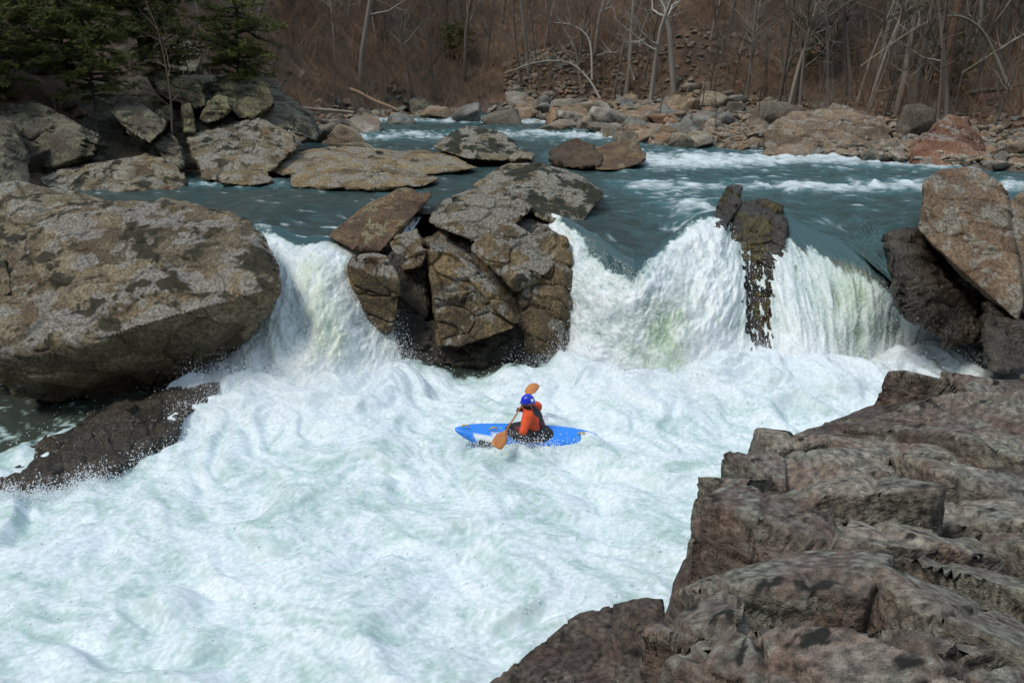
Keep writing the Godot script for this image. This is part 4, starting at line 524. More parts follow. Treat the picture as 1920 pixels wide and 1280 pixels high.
func rock_arrays(points: Array, st: Dictionary, n_: int, cell_k: float, big_k: float) -> Array:
	var lo: Vector3 = points[0]
	var hi: Vector3 = points[0]
	for p in points:
		lo = lo.min(p)
		hi = hi.max(p)
	var centre := Vector3.ZERO
	for p in points: centre += p
	centre = centre / points.size() * 0.6 + (lo + hi) * 0.2
	var planes := hull_planes(points, centre)
	for o in planes: o[1] = o[1] * 1.035 + 0.03
	var pn := PackedVector3Array()
	for o in planes: pn.append(o[0] / maxf(o[1], 0.02))
	var count := pn.size()
	var he := (hi - lo) * 0.5
	he = he.max(Vector3.ONE * he[he.max_axis_index()] * 0.35)
	# planes that knock chips off the faces
	var r := RandomNumberGenerator.new()
	r.seed = int(absf(centre.x * 131.0 + centre.y * 717.0 + centre.z * 977.0))
	var chips := PackedVector3Array()
	for k in int(st.get("chips", 36)):
		var dir := (Vector3(r.randfn(), r.randfn(), r.randfn()).normalized() * he).normalized()
		var most := 0.0
		var best := Vector3.UP
		for m in count:
			var x := pn[m].dot(dir)
			if x > most:
				most = x
				best = pn[m]
		var nn := (best.normalized() + Vector3(r.randfn(), r.randfn(), r.randfn()) * 0.22).normalized()
		var off := 0.0
		for p in points: off = maxf(off, nn.dot(p - centre))
		off = off * 1.02 - minf(he[he.min_axis_index()], 0.9) * r.randf_range(0.0, st.get("cut", 0.17))
		if off > 0.05: chips.append(nn / off)
	var unit := he[he.min_axis_index()] * 0.9
	var chip_count := chips.size()
	var d: Array = st.disp
	var swell: float = d[0] * big_k
	var step: float = d[1] * cell_k
	var crack: float = d[2] * cell_k
	var grain: float = d[3]
	var freq: float = st.freq
	var fine: float = st.get("fine", 1.0)
	var bed := Basis.from_euler(Vector3(0.35, 0.3, 0.45))
	var ca: Color = st.a
	var cb: Color = st.b
	var cc: Color = st.c
	var lcol: Color = st.lcol
	var mcol: Color = st.mcol
	var lthr: float = st.lichen
	var mthr: float = st.moss
	var wet: float = st.get("wet", -9.0)
	var crust: float = st.get("crust", 0.0)
	var warm: Color = st.get("warm", Color(1.06, 1.0, 0.84))
	var spots: bool = st.has("spots")
	var mfreq: float = 0.85 * fine * st.get("mossfreq", 1.0)
	var mossface: bool = st.has("mossface")
	var v := PackedVector3Array()
	var c := PackedColorArray()
	var nv := PackedVector3Array()
	var idx := PackedInt32Array()
	for f in 6:
		var s := 1.0 if f < 3 else -1.0
		var ax := f % 3
		# the underside and the far side are never seen close
		var n := n_ if f == 1 or f == 2 or ax == 0 else maxi(n_ / 2, 6)
		var w := n + 3
		var g := PackedVector3Array()
		g.resize(w * w)
		var tiles := {}
		for j in w:
			var b := tan((2.0 * (j - 1) / n - 1.0) * 0.7853982)
			for i in w:
				var tile := (j / 8) * 64 + i / 8
				if not tiles.has(tile):
					# the planes that can matter inside this tile of the grid
					var use := {}
					var use2 := {}
					for jj in 3:
						for ii in 3:
							var ta := tan((2.0 * ((i / 8) * 8 + ii * 4 - 1) / n - 1.0) * 0.7853982)
							var tb := tan((2.0 * ((j / 8) * 8 + jj * 4 - 1) / n - 1.0) * 0.7853982)
							var td := Vector3(s, ta, tb) if ax == 0 else Vector3(tb, s, ta) if ax == 1 else Vector3(ta, tb, s)
							td = (td.normalized() * he).normalized()
							var top := 0.0
							for k in count: top = maxf(top, pn[k].dot(td))
							for k in count:
								if pn[k].dot(td) > 0.78 * top: use[k] = true
							for k in chip_count:
								if chips[k].dot(td) > 0.88 * top: use2[k] = true
					tiles[tile] = [PackedInt32Array(use.keys()), PackedInt32Array(use2.keys())]
				var near_planes: PackedInt32Array = tiles[tile][0]
				var near_chips: PackedInt32Array = tiles[tile][1]
				var a := tan((2.0 * (i - 1) / n - 1.0) * 0.7853982)
				var dir := Vector3(s, a, b) if ax == 0 else Vector3(b, s, a) if ax == 1 else Vector3(a, b, s)
				dir = (dir.normalized() * he).normalized()
				var sum := 0.0
				var nrm := Vector3.ZERO
				for k in near_planes:
					var x := pn[k].dot(dir) * unit
					if x > 0.0:
						x *= x
						x *= x
						x *= x
						x *= x
						x *= x
						x *= x
						sum += x
						nrm += pn[k] * minf(x, 1e15)
				var inv := pow(sum, 0.015625) / unit
				for k in near_chips:
					var x := chips[k].dot(dir)
					if x > inv:
						inv = x
						nrm = chips[k]
				var pos := centre + dir / inv
				nrm = nrm.normalized()
				var q := pos
				var wx := noise_a.get_noise_3dv(q * 0.7)
				var bd := bed * (q * freq)
				var qq := bd * Vector3(1.0, 2.2, 1.0) + Vector3(wx, wx * 0.6, -wx) * 0.5
				var cv := noise_cell.get_noise_3dv(qq)
				var e := noise_edge.get_noise_3dv(qq) + 1.0
				var t3 := noise_b.get_noise_3dv(q * 2.6 * fine)
				# ledges along the bedding and across it
				var l1 := fposmod(bd.y * 1.5 + wx * 0.9, 1.0)
				var l2 := fposmod(bd.x * 0.8 + wx * 0.8 + cv * 0.3, 1.0)
				l1 = l1 / 0.9 if l1 < 0.9 else (1.0 - l1) * 10.0
				l2 = l2 / 0.92 if l2 < 0.92 else (1.0 - l2) * 12.5
				pos += nrm * (swell * wx + step * (0.5 * cv + 0.6 * (l1 - 0.5) + 0.45 * (l2 - 0.5)) - crack * maxf(0.0, 1.0 - e * 12.0) + grain * (t3 * 1.2 + 0.6 * noise_ridge.get_noise_3dv(q * 3.0 * fine)))
				g[j * w + i] = pos
				if i == 0 or j == 0 or i == w - 1 or j == w - 1: continue
				# what the stone is made of, and what grows on it
				q = pos
				var t2 := noise_b.get_noise_3dv(q * 0.9 * fine + Vector3(31, 7, 3))
				var t4 := noise_a.get_noise_3dv(q * 5.0 * fine)
				var col := ca.lerp(cb, clampf(0.5 + wx * 1.3 + t4 * 0.5, 0.0, 1.0))
				col = col.lerp(cc, clampf((t2 + 0.3 * t4) * 2.5, 0.0, 0.9))
				col = col * (1.48 + 0.52 * t4 + 0.4 * cv) * warm
				var lv := noise_b.get_noise_3dv(q * 1.1 * fine + Vector3(5, 60, 9)) * 1.25 + 0.3 * t4
				# crustose lichen takes to the exposed tops, in ragged patches
				lv += crust * (nrm.y - 0.45)
				if spots:
					var sp := noise_edge.get_noise_3dv(q * 2.2 + Vector3(9, 4, 2)) + 1.0
					lv = lv * 0.6 + (sp - 0.35) * 0.7
				col = col.lerp(lcol * (1.48 + 0.46 * t4), clampf((lv - lthr) * 12.0, 0.0, 0.85))
				if mthr < 8.0:
					var mv := noise_b.get_noise_3dv(q * mfreq + Vector3(70, 2, 19)) + 0.45 * t3 + 0.25 * t4
					if mossface:
						mv += 1.2 * nrm.z - 1.1 * clampf(nrm.y, 0.0, 1.0) - 0.45
					elif nrm.y < 0.45:
						mv -= 1.0 * (0.45 - nrm.y)
					col = col.lerp(mcol * (1.3 + t4), clampf((mv - mthr) * 12.0, 0.0, 1.0))
				if wet > -8.0:
					var wv := wet + 0.9 * wx + 0.35 * t3 - pos.y
					col = col.lerp(col * 0.34, clampf(wv * 4.0, 0.0, 1.0))
				col.a = 1.0
				c.append(col)
		var base := v.size()
		var mid := (w / 2) * w + w / 2
		var turned := (g[mid + 1] - g[mid]).cross(g[mid + w] - g[mid]).dot(g[mid] - centre) < 0.0
		for j in range(1, w - 1):
			for i in range(1, w - 1):
				var k := j * w + i
				v.append(g[k])
				var q := (g[k + 1] - g[k - 1]).cross(g[k + w] - g[k - w]).normalized()
				nv.append(-q if turned else q)
		var flip := Plane(g[mid], g[mid + 1], g[mid + w]).normal.dot(g[mid] - centre) < 0.0
		var w1 := n + 1
		for j in n:
			for i in n:
				var k := base + j * w1 + i
				if flip: idx.append_array([k, k + w1, k + 1, k + 1, k + w1, k + w1 + 1])
				else: idx.append_array([k, k + 1, k + w1, k + 1, k + w1 + 1, k + w1])
	var out := []
	out.resize(Mesh.ARRAY_MAX)
	out[Mesh.ARRAY_VERTEX] = v
	out[Mesh.ARRAY_NORMAL] = nv
	out[Mesh.ARRAY_COLOR] = c
	out[Mesh.ARRAY_INDEX] = idx
	return out


func rock_job(i: int) -> void:
	var b: Array = jobs[i]
	made[i] = rock_arrays(b[5], styles[b[1]], b[2], b[3], b[4])


func build_rocks() -> void:
	for r in ROCKS:
		for b in r[4]: jobs.append(b)
	var loose := jobs.size()
	# fourteen water-worn stones for the banks
	for k in 14:
		var r2 := RandomNumberGenerator.new()
		r2.seed = 900 + k
		var pts := []
		var size := Vector3(r2.randf_range(0.8, 1.25), r2.randf_range(0.5, 0.8), r2.randf_range(0.7, 1.0))
		for m in 13:
			var d := Vector3(r2.randfn(), r2.randfn(), r2.randfn()).normalized()
			pts.append(d * size * r2.randf_range(0.85, 1.1) + Vector3(k * 17.0, 0, 0))
		jobs.append(["stone", "stone", 14, 1.0, 1.0, pts])
	made.resize(jobs.size())
	var group := WorkerThreadPool.add_group_task(rock_job, jobs.size())
	WorkerThreadPool.wait_for_group_task_completion(group)
	var at := 0
	for r in ROCKS:
		var blocks: Array = r[4]
		var lo := Vector3.ONE * 1e6
		var hi := Vector3.ONE * -1e6
		for b in blocks:
			for p in b[5]:
				lo = lo.min(p)
				hi = hi.max(p)
		var base := Vector3((lo.x + hi.x) / 2, lo.y, (lo.z + hi.z) / 2)
		var t := thing(r[0], r[1], r[2], base, r[3])
		for b in blocks:
			var o := put(b[0], mesh_of(made[at]), mats[styles[b[1]].get("mat", "rock")], t)
			o.position = -base
			at += 1
	for k in 14: stones.append(mesh_of(made[loose + k]))

var stones := []


# ------------------------------------------------------------------ the lie of the land
const LEVEL := [[-16.0, 3.05], [-25.4, 3.08], [-27.2, 3.16], [-33.0, 3.19], [-35.5, 3.36], [-43.0, 3.40], [-45.5, 3.60], [-53.0, 3.64], [-55.5, 3.88], [-62.0, 3.95]]
const EDGE_L := [[-18.0, -14.0], [-23.0, -12.2], [-27.0, -11.6], [-32.0, -10.6], [-39.0, -9.4], [-52.0, -8.6], [-58.0, -5.0], [-62.0, -1.0]]
const EDGE_R := [[-18.0, 13.5], [-24.0, 19.5], [-29.0, 18.2], [-32.0, 15.6], [-36.0, 11.2], [-38.5, 7.0], [-49.0, 3.2], [-58.0, 0.6], [-62.0, 0.0]]


func ground_height(x: float, z: float) -> float:
	var rough := 0.5 * noise_a.get_noise_2d(x * 0.12, z * 0.12) + 0.12 * noise_b.get_noise_2d(x * 0.6, z * 0.6)
	var hill := maxf(0.0, -60.0 - z + 5.0 * noise_a.get_noise_2d(x * 0.03, 7.0))
	var up := 3.0
	var lv := interp(LEVEL, z)
	var l := interp(EDGE_L, z)
	var r := interp(EDGE_R, z)
	if x < l: up = lv - 0.4 + minf(l - x, 4.0) * 0.14 + maxf(0.0, l - x - 4.0) * 0.8 + rough * sstep(3.0, 8.0, l - x) * 1.6
	elif x > r:
		var k := x - r
		up = lv + 0.02 + minf(k, 22.0) * 0.055 + maxf(0.0, k - 22.0) * 0.3 + rough * 0.5
	else: up = lv - 0.7
	if z < -60.0: up = maxf(up, 4.0 + rough)
	up += hill * 0.6 * sstep(0.0, 6.0, hill) + rough * sstep(2.0, 12.0, hill) * 1.5
	# below the falls
	var xl := -13.0
	var xr := lerpf(1.5, 12.0, clampf((-3.0 - z) / 14.0, 0.0, 1.0))
	var down := -1.4
	if x < xl: down = minf(-1.4 + (xl - x) * 1.5, 3.5 + (xl - x) * 0.5)
	elif x > xr: down = minf(-1.4 + (x - xr) * 1.6, 2.6)
	# the gorge goes on behind the viewer
	down += maxf(0.0, z - 7.0) * 0.75 + maxf(0.0, x - 20.0) * 0.6 * sstep(-20.0, -10.0, z)
	return lerpf(down, up, sstep(-18.6, -20.6, z))


func build_ground() -> void:
	var nx := 300
	var nz := 340
	var v := PackedVector3Array()
	var c := PackedColorArray()
	v.resize(nx * nz)
	c.resize(nx * nz)
	for j in nz:
		var b := float(j) / (nz - 1)
		var z := 70.0 - 90.0 * b / 0.2 if b < 0.2 else -20.0 - 70.0 * (b - 0.2) / 0.6 if b < 0.8 else -90.0 - 110.0 * (b - 0.8) / 0.2
		for i in nx:
			var a := 2.0 * i / (nx - 1) - 1.0
			var x := signf(a) * (absf(a) * 34.0 + 90.0 * pow(absf(a), 4.0))
			var y := ground_height(x, z)
			var k := j * nx + i
			v[k] = Vector3(x, y, z)
			var t1 := noise_b.get_noise_2d(x * 0.35, z * 0.35)
			var t2 := noise_c.get_noise_2d(x * 2.2, z * 2.2)
			var col := Color(0.25, 0.152, 0.094).lerp(Color(0.18, 0.135, 0.09), clampf(0.5 + t1 + t2 * 0.6, 0, 1))
			col = col.lerp(Color(0.32, 0.19, 0.11), clampf((t2 - 0.1) * 2.0, 0, 1))
			var r := interp(EDGE_R, z)
			if z < -19.0 and z > -62.0 and x > r - 2.0:
				col = col.lerp(Color(0.22, 0.19, 0.155) * (1.0 + 0.6 * t2), clampf((15.0 - (x - r)) * 0.25 + t1, 0, 1))
			if z > -22.5: col = Color(0.05, 0.042, 0.035)
			c[k] = col * (1.0 + 0.75 * t2)
	var o := put("ground", mesh_of(grid_arrays(v, c, nx, nz)), mats.litter)
	tag(o, "brown leaf covered ground and wooded hillsides of the gorge", "", "", "structure")


# ------------------------------------------------------------------ water
var lip_line := []


func lip_at(x: float) -> Vector3:
	for i in lip_line.size() - 1:
		var a: Vector3 = lip_line[i]
		var b: Vector3 = lip_line[i + 1]
		if x <= b.x:
			return a.lerp(b, clampf((x - a.x) / (b.x - a.x), 0, 1))
	return lip_line[lip_line.size() - 1]


func river_foam(x: float, z: float) -> float:
	# how torn the surface is: rapids upstream, calm water behind the shelf, smooth tongues at the lips
	var rapids := 0.0
	var bend := 1.6 * noise_a.get_noise_2d(x * 0.16, z * 0.1)
	rapids += 1.15 * exp(-pow((z + 33.4 + bend) / 2.6, 2.0)) * sstep(0.5, 4.0, x)
	rapids += 1.0 * exp(-pow((z + 43.6 + bend) / 2.4, 2.0))
	rapids += 1.1 * exp(-pow((z + 53.6 + bend) / 2.2, 2.0))
	rapids += 0.95 * exp(-pow((z + 26.2 + bend) / 1.5, 2.0)) * sstep(2.0, 5.0, x)
	rapids += 1.3 * exp(-pow((z + 26.4) / 0.7, 2.0) - pow((x + 9.0) / 1.6, 2.0))
	rapids += 0.9 * exp(-pow((x - 5.2 - (z + 22.0) * 0.2) / 1.0, 2.0)) * sstep(-25.5, -22.0, z)
	rapids += 0.22 * sstep(2.0, 4.0, x) + 0.12 * sstep(-28.0, -31.0, z)
	return rapids


func build_river() -> void:
	lip_line = [Vector3(-17, 3.05, -21.5), Vector3(-8.2, 3.05, -20.6)]
	for p in LEFT_LIP: lip_line.append(p)
	lip_line.append(Vector3(-3.0, 3.0, -21.2))
	lip_line.append(Vector3(0.9, 3.05, -20.8))
	for p in RIGHT_LIP: lip_line.append(p)
	lip_line.append(Vector3(9.0, 2.9, -19.0))
	lip_line.append(Vector3(12.0, 3.05, -20.5))
	lip_line.append(Vector3(26.0, 3.1, -22.0))
	var nx := 460
	var nz := 420
	var v := PackedVector3Array()
	var c := PackedColorArray()
	var uv := PackedVector2Array()
	v.resize(nx * nz)
	c.resize(nx * nz)
	uv.resize(nx * nz)
	for i in nx:
		var x := -16.0 + 37.0 * i / (nx - 1)
		var lip := lip_at(x)
		var drop := lip.y - interp(LEVEL, lip.z)
		for j in nz:
			var b := float(j) / (nz - 1)
			var w := 8.0 * b / 0.5 if b < 0.5 else 8.0 + 34.0 * pow((b - 0.5) * 2.0, 1.4)
			var z := lerpf(lip.z, -20.5, sstep(0.3, 6.0, w)) - w
			var f := river_foam(x, z)
			var wx := noise_a.get_noise_2d(x * 0.5, z * 0.5) * 1.2
			# crests lie across the current; streaks run along it
			var crest := noise_b.get_noise_2d(x * 0.28 + wx * 0.4, z * 0.55 + wx)
			var chop := noise_b.get_noise_2d(x * 1.1 + 40.0, z * 1.6 + wx)
			var streak := noise_c.get_noise_2d(x * 1.1 + wx * 0.5, z * 1.5 + wx)
			var rip := noise_c.get_noise_2d(x * 1.5 + 9.0, z * 1.9)
			var y := interp(LEVEL, z) + drop * exp(-w / 1.9)
			var amp := 0.05 + 0.16 * minf(f, 1.2)
			y += amp * (crest * 0.85 + chop * 0.22) * sstep(0.0, 0.8, w) + rip * (0.008 + 0.010 * f)
			var foam := clampf((f * 0.95 + crest * 0.6 + chop * 0.6 + streak * 0.4 + rip * 0.3 - 0.72) * 1.5, 0.0, 1.0)
			var torn := exp(-w / 0.45) * (sstep(1.1, 1.3, x) * sstep(2.0, 1.6, x) + sstep(3.7, 4.2, x) * sstep(5.6, 5.0, x) + sstep(-6.6, -6.2, x) * sstep(-3.4, -3.8, x))
			foam = maxf(foam, clampf((torn * 0.9 + streak * 0.9 + chop * 0.6 - 0.55) * 2.5, 0.0, 0.9))
			foam = maxf(foam, clampf((streak + 0.5 * rip + chop * 0.4 + minf(f, 0.6) * 0.5 - 0.88) * 2.2, 0.0, 0.6))
			y += 0.02 * foam * (0.5 + rip)
			# clear water is olive; air churned into it turns it teal and pale
			var deep := Color(0.024, 0.050, 0.045).lerp(Color(0.045, 0.128, 0.140), clampf(f * 1.5 + chop * 0.8 + 0.05, 0, 1))
			var k := j * nx + i
			v[k] = Vector3(x, y, z)
			c[k] = deep.lerp(Color(0.64, 0.73, 0.76), foam)
			uv[k] = Vector2(0.02 + 0.96 * foam, 0.5)
	var o := put("river", mesh_of(grid_arrays(v, c, nx, nz, uv)), mats.river)
	tag(o, "teal river with whitecaps running down to the falls", "", "", "structure")


func pool_shape(x: float, z: float) -> Array:
	# heap of foam where each fall lands: [height, churn]
	if z < -12.0:
		var near := 99.0
		for k in RIGHT_BASE.size():
			var p: Vector3 = RIGHT_BASE[k]
			var dx := (x - p.x) / 1.3
			var dz := (z - p.z - 0.3) / 1.5
			near = minf(near, dx * dx + dz * dz)
		var near2 := 99.0
		for k in LEFT_BASE.size():
			var p2: Vector3 = LEFT_BASE[k]
			var dx2 := (x - p2.x) / 1.1
			var dz2 := (z - p2.z - 0.4) / 1.4
			near2 = minf(near2, dx2 * dx2 + dz2 * dz2)
		return [exp(-near), exp(-near2)]
	return [0.0, 0.0]


func pool_height(x: float, z: float) -> float:
	var h := pool_shape(x, z)
	var churn := maxf(h[0], h[1])
	var wx := noise_a.get_noise_2d(x * 0.35, z * 0.35) * 1.5
	var u := x * 0.8 + z * 0.6
	var t := -x * 0.6 + z * 0.8
	var big := noise_a.get_noise_2d(u * 0.28 + wx * 0.3, t * 0.42 + wx * 0.4)
	var mid := noise_b.get_noise_2d(u * 0.5 + wx, t * 0.9 + wx)
	return big * 0.26 + mid * (0.085 + 0.2 * churn) + 0.42 * h[0] + 0.42 * h[1]


func build_pool() -> void:
	var nx := 560
	var nz := 400
	var v := PackedVector3Array()
	var c := PackedColorArray()
	v.resize(nx * nz)
	c.resize(nx * nz)
	for j in nz:
		var b := float(j) / (nz - 1)
		var z := -20.2 + 16.7 * b
		for i in nx:
			var x := -14.5 + 27.0 * i / (nx - 1)
			var hp := pool_shape(x, z)
			var churn := maxf(hp[0], hp[1])
			var wx := noise_a.get_noise_2d(x * 0.35, z * 0.35) * 0.7
			var wz := noise_a.get_noise_2d(x * 0.35 + 50.0, z * 0.35) * 0.7
			var u := x * 0.8 + z * 0.6 + wx
			var t := -x * 0.6 + z * 0.8 + wz
			var y := pool_height(x, z)
			var lace := noise_ridge.get_noise_2d(u * 0.5 + 3.0, t * 0.95)
			var curd := noise_b.get_noise_2d(u * 1.3, t * 2.6)
			var fine := noise_c.get_noise_2d(u * 3.4, t * 5.2)
			var tiny := noise_c.get_noise_2d(x * 8.0, z * 9.0)
			y += 0.020 * curd + 0.007 * fine + 0.003 * tiny + 0.004 * lace
			# water heaped against the near side of the hull and running off its stern
			y += 0.05 * exp(-pow((z + 13.14) / 0.16, 2.0)) * sstep(1.45, 1.1, absf(x - 0.3)) + 0.07 * exp(-pow((x - 1.55) / 0.3, 2.0) - pow((z + 13.5) / 0.3, 2.0))
			var blot := noise_b.get_noise_2d(u * 0.42 + 90.0, t * 0.8)
			var vein := 1.0 - absf(noise_b.get_noise_2d(u * 0.9 + 17.0, t * 1.7)) * 4.0
			var foam := 0.56 + 0.16 * lace + 0.6 * curd + 0.8 * blot + 0.6 * fine + 0.42 * tiny + 0.12 * maxf(0.0, vein) + churn * 0.7
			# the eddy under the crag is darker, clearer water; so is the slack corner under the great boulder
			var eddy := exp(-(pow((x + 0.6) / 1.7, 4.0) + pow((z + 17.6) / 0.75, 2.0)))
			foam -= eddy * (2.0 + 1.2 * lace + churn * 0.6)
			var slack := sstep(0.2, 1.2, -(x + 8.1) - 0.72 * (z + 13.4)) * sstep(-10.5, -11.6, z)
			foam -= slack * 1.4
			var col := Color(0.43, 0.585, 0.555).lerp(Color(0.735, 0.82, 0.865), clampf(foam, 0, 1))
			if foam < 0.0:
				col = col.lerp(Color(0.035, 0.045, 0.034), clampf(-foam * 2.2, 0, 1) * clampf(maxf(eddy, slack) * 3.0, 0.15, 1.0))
			if slack > 0.3: y *= 1.0 - 0.8 * sstep(0.3, 1.0, slack)
			var k := j * nx + i
			v[k] = Vector3(x, y, z)
			c[k] = col
	var o := put("pool_water", mesh_of(grid_arrays(v, c, nx, nz)), mats.foam)
	tag(o, "churning pale foam filling the plunge pool", "", "", "structure")


func fall_arrays(lip: Array, base: Array, ns: int, nt: int, how: Callable, bulge: float, curtain: float) -> Array:
	var v := PackedVector3Array()
	var c := PackedColorArray()
	var keep := PackedByteArray()
	keep.resize(ns * nt)
	v.resize(ns * nt)
	c.resize(ns * nt)
	for j in nt:
		var t := -0.04 + 1.12 * j / (nt - 1)
		for i in ns:
			var s := float(i) / (ns - 1)
			var a := along(lip, s)
			var b := along(base, s)
			var p := a.lerp(b, t)
			p.y = a.y + (b.y - a.y) * (t * (0.45 + 0.55 * t) if t > 0.0 else t * 0.2)
			# torn, boiling water left of the curtain; straight threads inside it
			var thread := sstep(curtain - 0.06, curtain + 0.06, s)
			var r := noise_b.get_noise_3d(p.x * 0.9, p.y * lerpf(0.8, 0.35, thread), 3.0)
			var boil := noise_b.get_noise_3d(p.x * 2.1 + r * 0.8, p.y * 1.7 - r, p.z * 1.2)
			var g := lerpf(boil, noise_b.get_noise_3d(p.x * 3.2, p.y * 0.7 + r, p.z * 0.5), thread)
			var f := lerpf(noise_c.get_noise_3d(p.x * 5.0 + boil, p.y * 3.6, p.z * 3.0), noise_c.get_noise_3d(p.x * 8.0, p.y * 1.6 + r, p.z), thread)
			var e := noise_c.get_noise_3d(p.x * 12.0, p.y * lerpf(9.0, 6.0, thread), p.z * 6.0)
			var on := sstep(0.0, 0.25, t)
			var out := bulge * sin(PI * clampf(t, 0, 1)) * sin(PI * s) + on * (0.28 * r + 0.065 * g + 0.022 * f + 0.010 * e)
			p += Vector3(0, 0.55, 0.83) * out
			if t < 0.0: p.y += 0.012
			v[j * ns + i] = p
			var col: Color = how.call(s, t, r, g, f, e)
			keep[j * ns + i] = 1 if col.a > 0.5 else 0
			col.a = 1.0
			c[j * ns + i] = col
	return grid_arrays(v, c, ns, nt, PackedVector2Array(), keep)


const WHITE_WATER := Color(0.80, 0.855, 0.875)
const GREEN_WATER := Color(0.36, 0.50, 0.30)
const TEAL_WATER := Color(0.030, 0.080, 0.088)
const THIN_WATER := Color(0.06, 0.065, 0.065)


func right_colour(s: float, t: float, r: float, g: float, f: float, e: float) -> Color:
	# s: 0 at the crag, 1 at the pale boulder
	var white := 0.62 + 0.6 * g + 0.5 * f + 0.35 * e + 0.5 * r
	var tongue := exp(-pow((s - 0.20 - 0.05 * t) / 0.055, 2.0))
	white -= tongue * sstep(0.36, 0.1, t) * 2.6
	var smooth_lip := sstep(0.60, 0.68, s) * sstep(maxf(0.2, 0.42 + 0.4 * r + 0.3 * g), 0.12, t)
	white -= smooth_lip * 2.4
	white -= 1.6 * sstep(maxf(0.06, 0.14 + 0.4 * g + 0.2 * f), 0.01, t) * sstep(0.03, 0.08, s) * sstep(0.62, 0.5, s)
	var veil := exp(-pow((s - 0.598 + 0.02 * r) / (0.046 - 0.012 * t), 2.0))
	white -= veil * (1.05 - 0.35 * t - 0.8 * f - 0.6 * g)
	var torn := veil > 0.3 and white < 0.12 and t > 0.06 and t < 0.93
	white += 0.5 * exp(-pow((s - 0.42) / 0.08, 2.0)) + 0.35 * sstep(0.16, 0.05, s)
	var sheet := sstep(0.64, 0.72, s)
	white -= sheet * (0.14 + 0.5 * maxf(0.0, f))
	white += 0.9 * sstep(0.80, 1.0, t)
	var green := exp(-pow((s - 0.33) / 0.07, 2.0)) * sstep(0.35, 0.8, t) + 0.6 * exp(-pow((s - 0.84) / 0.05, 2.0)) * sstep(0.2, 0.5, t)
	var low := TEAL_WATER if t < 0.3 else THIN_WATER
	var col := low.lerp(Color(0.40, 0.52, 0.48), clampf(white * 2.2 + 0.6, 0, 1)).lerp(WHITE_WATER, clampf(white, 0, 1))
	col = col.lerp(GREEN_WATER, clampf(green * (0.75 - 0.8 * g - 0.5 * f), 0.0, 0.75))
	col.a = 0.0 if torn else 1.0
	return col


func left_colour(s: float, t: float, r: float, g: float, f: float, e: float) -> Color:
	var white := 0.72 + 0.6 * g + 0.4 * f + 0.4 * e + 0.4 * r
	white -= 2.4 * sstep(0.16, 0.02, t) * (0.4 + sstep(0.15, 0.3, s) * sstep(0.7, 0.5, s))
	white += 0.6 * sstep(0.75, 1.0, t)
	var green := maxf(0.0, r * 1.6 + 0.1) * sstep(0.2, 0.4, t) * sstep(1.0, 0.8, t)
	var col := TEAL_WATER.lerp(Color(0.48, 0.58, 0.52), clampf(white * 2.0 + 0.6, 0, 1)).lerp(WHITE_WATER, clampf(white, 0, 1))
	return col.lerp(Color(0.55, 0.62, 0.42), clampf(green, 0, 0.6))


func chute_colour(_s: float, t: float, _r: float, g: float, f: float, e: float) -> Color:
	return TEAL_WATER.lerp(WHITE_WATER, clampf(0.25 + t * 0.8 + g + f + e, 0, 1))


func droplets(parent: Node, called: String, places: PackedVector3Array, sizes: PackedFloat32Array, label := "") -> void:
	var m := MultiMesh.new()
	m.transform_format = MultiMesh.TRANSFORM_3D
	m.mesh = drop_mesh
	m.instance_count = places.size()
	for i in places.size():
		var s := sizes[i]
		var b := Basis.from_euler(Vector3(rng.randf() * TAU, rng.randf() * TAU, 0)).scaled(Vector3(s, s * rng.randf_range(0.8, 1.8), s))
		m.set_instance_transform(i, Transform3D(b, places[i]))
	var o := MultiMeshInstance3D.new()
	o.multimesh = m
	o.material_override = mats.spray
	if parent:
		o.name = called
		parent.add_child(o, true)
	else:
		o.name = numbered(called)
		add_child(o)
	o.set_meta("kind", "stuff")
	if label: o.set_meta("label", label)

var drop_mesh: Mesh


func fall_spray(parent: Node, lip: Array, base: Array, count: int, bulge: float, reach: float) -> void:
	var places := PackedVector3Array()
	var sizes := PackedFloat32Array()
	for k in count:
		var s := rng.randf_range(-0.01, 1.01)
		var t := pow(rng.randf(), 0.7) * 1.02
		if rng.randf() < 0.4:
			s = (0.0 if rng.randf() < 0.5 else 1.0) + rng.randfn(0.0, 0.02)
		var a := along(lip, s)
		var b := along(base, s)
		var p := a.lerp(b, t)
		if s < 0.0: p.x += s * 9.0
		if s > 1.0: p.x += (s - 1.0) * 9.0
		p.y = a.y + (b.y - a.y) * t * (0.45 + 0.55 * t)
		var r := noise_b.get_noise_3d(p.x * 0.9, p.y * 0.35, 3.0)
		var out := bulge * sin(PI * clampf(t, 0, 1)) * sin(PI * clampf(s, 0, 1)) + sstep(0.0, 0.25, t) * 0.30 * r
		out += absf(rng.randfn(0.0, reach)) * (0.3 + t)
		p += Vector3(rng.randfn(0, 0.05), 0.55 * out, 0.83 * out)
		if t < (0.12 if s < 0.55 else 0.34): continue
		places.append(p)
		sizes.append(0.003 + 0.008 * pow(rng.randf(), 3.0))
	droplets(parent, "spray", places, sizes)


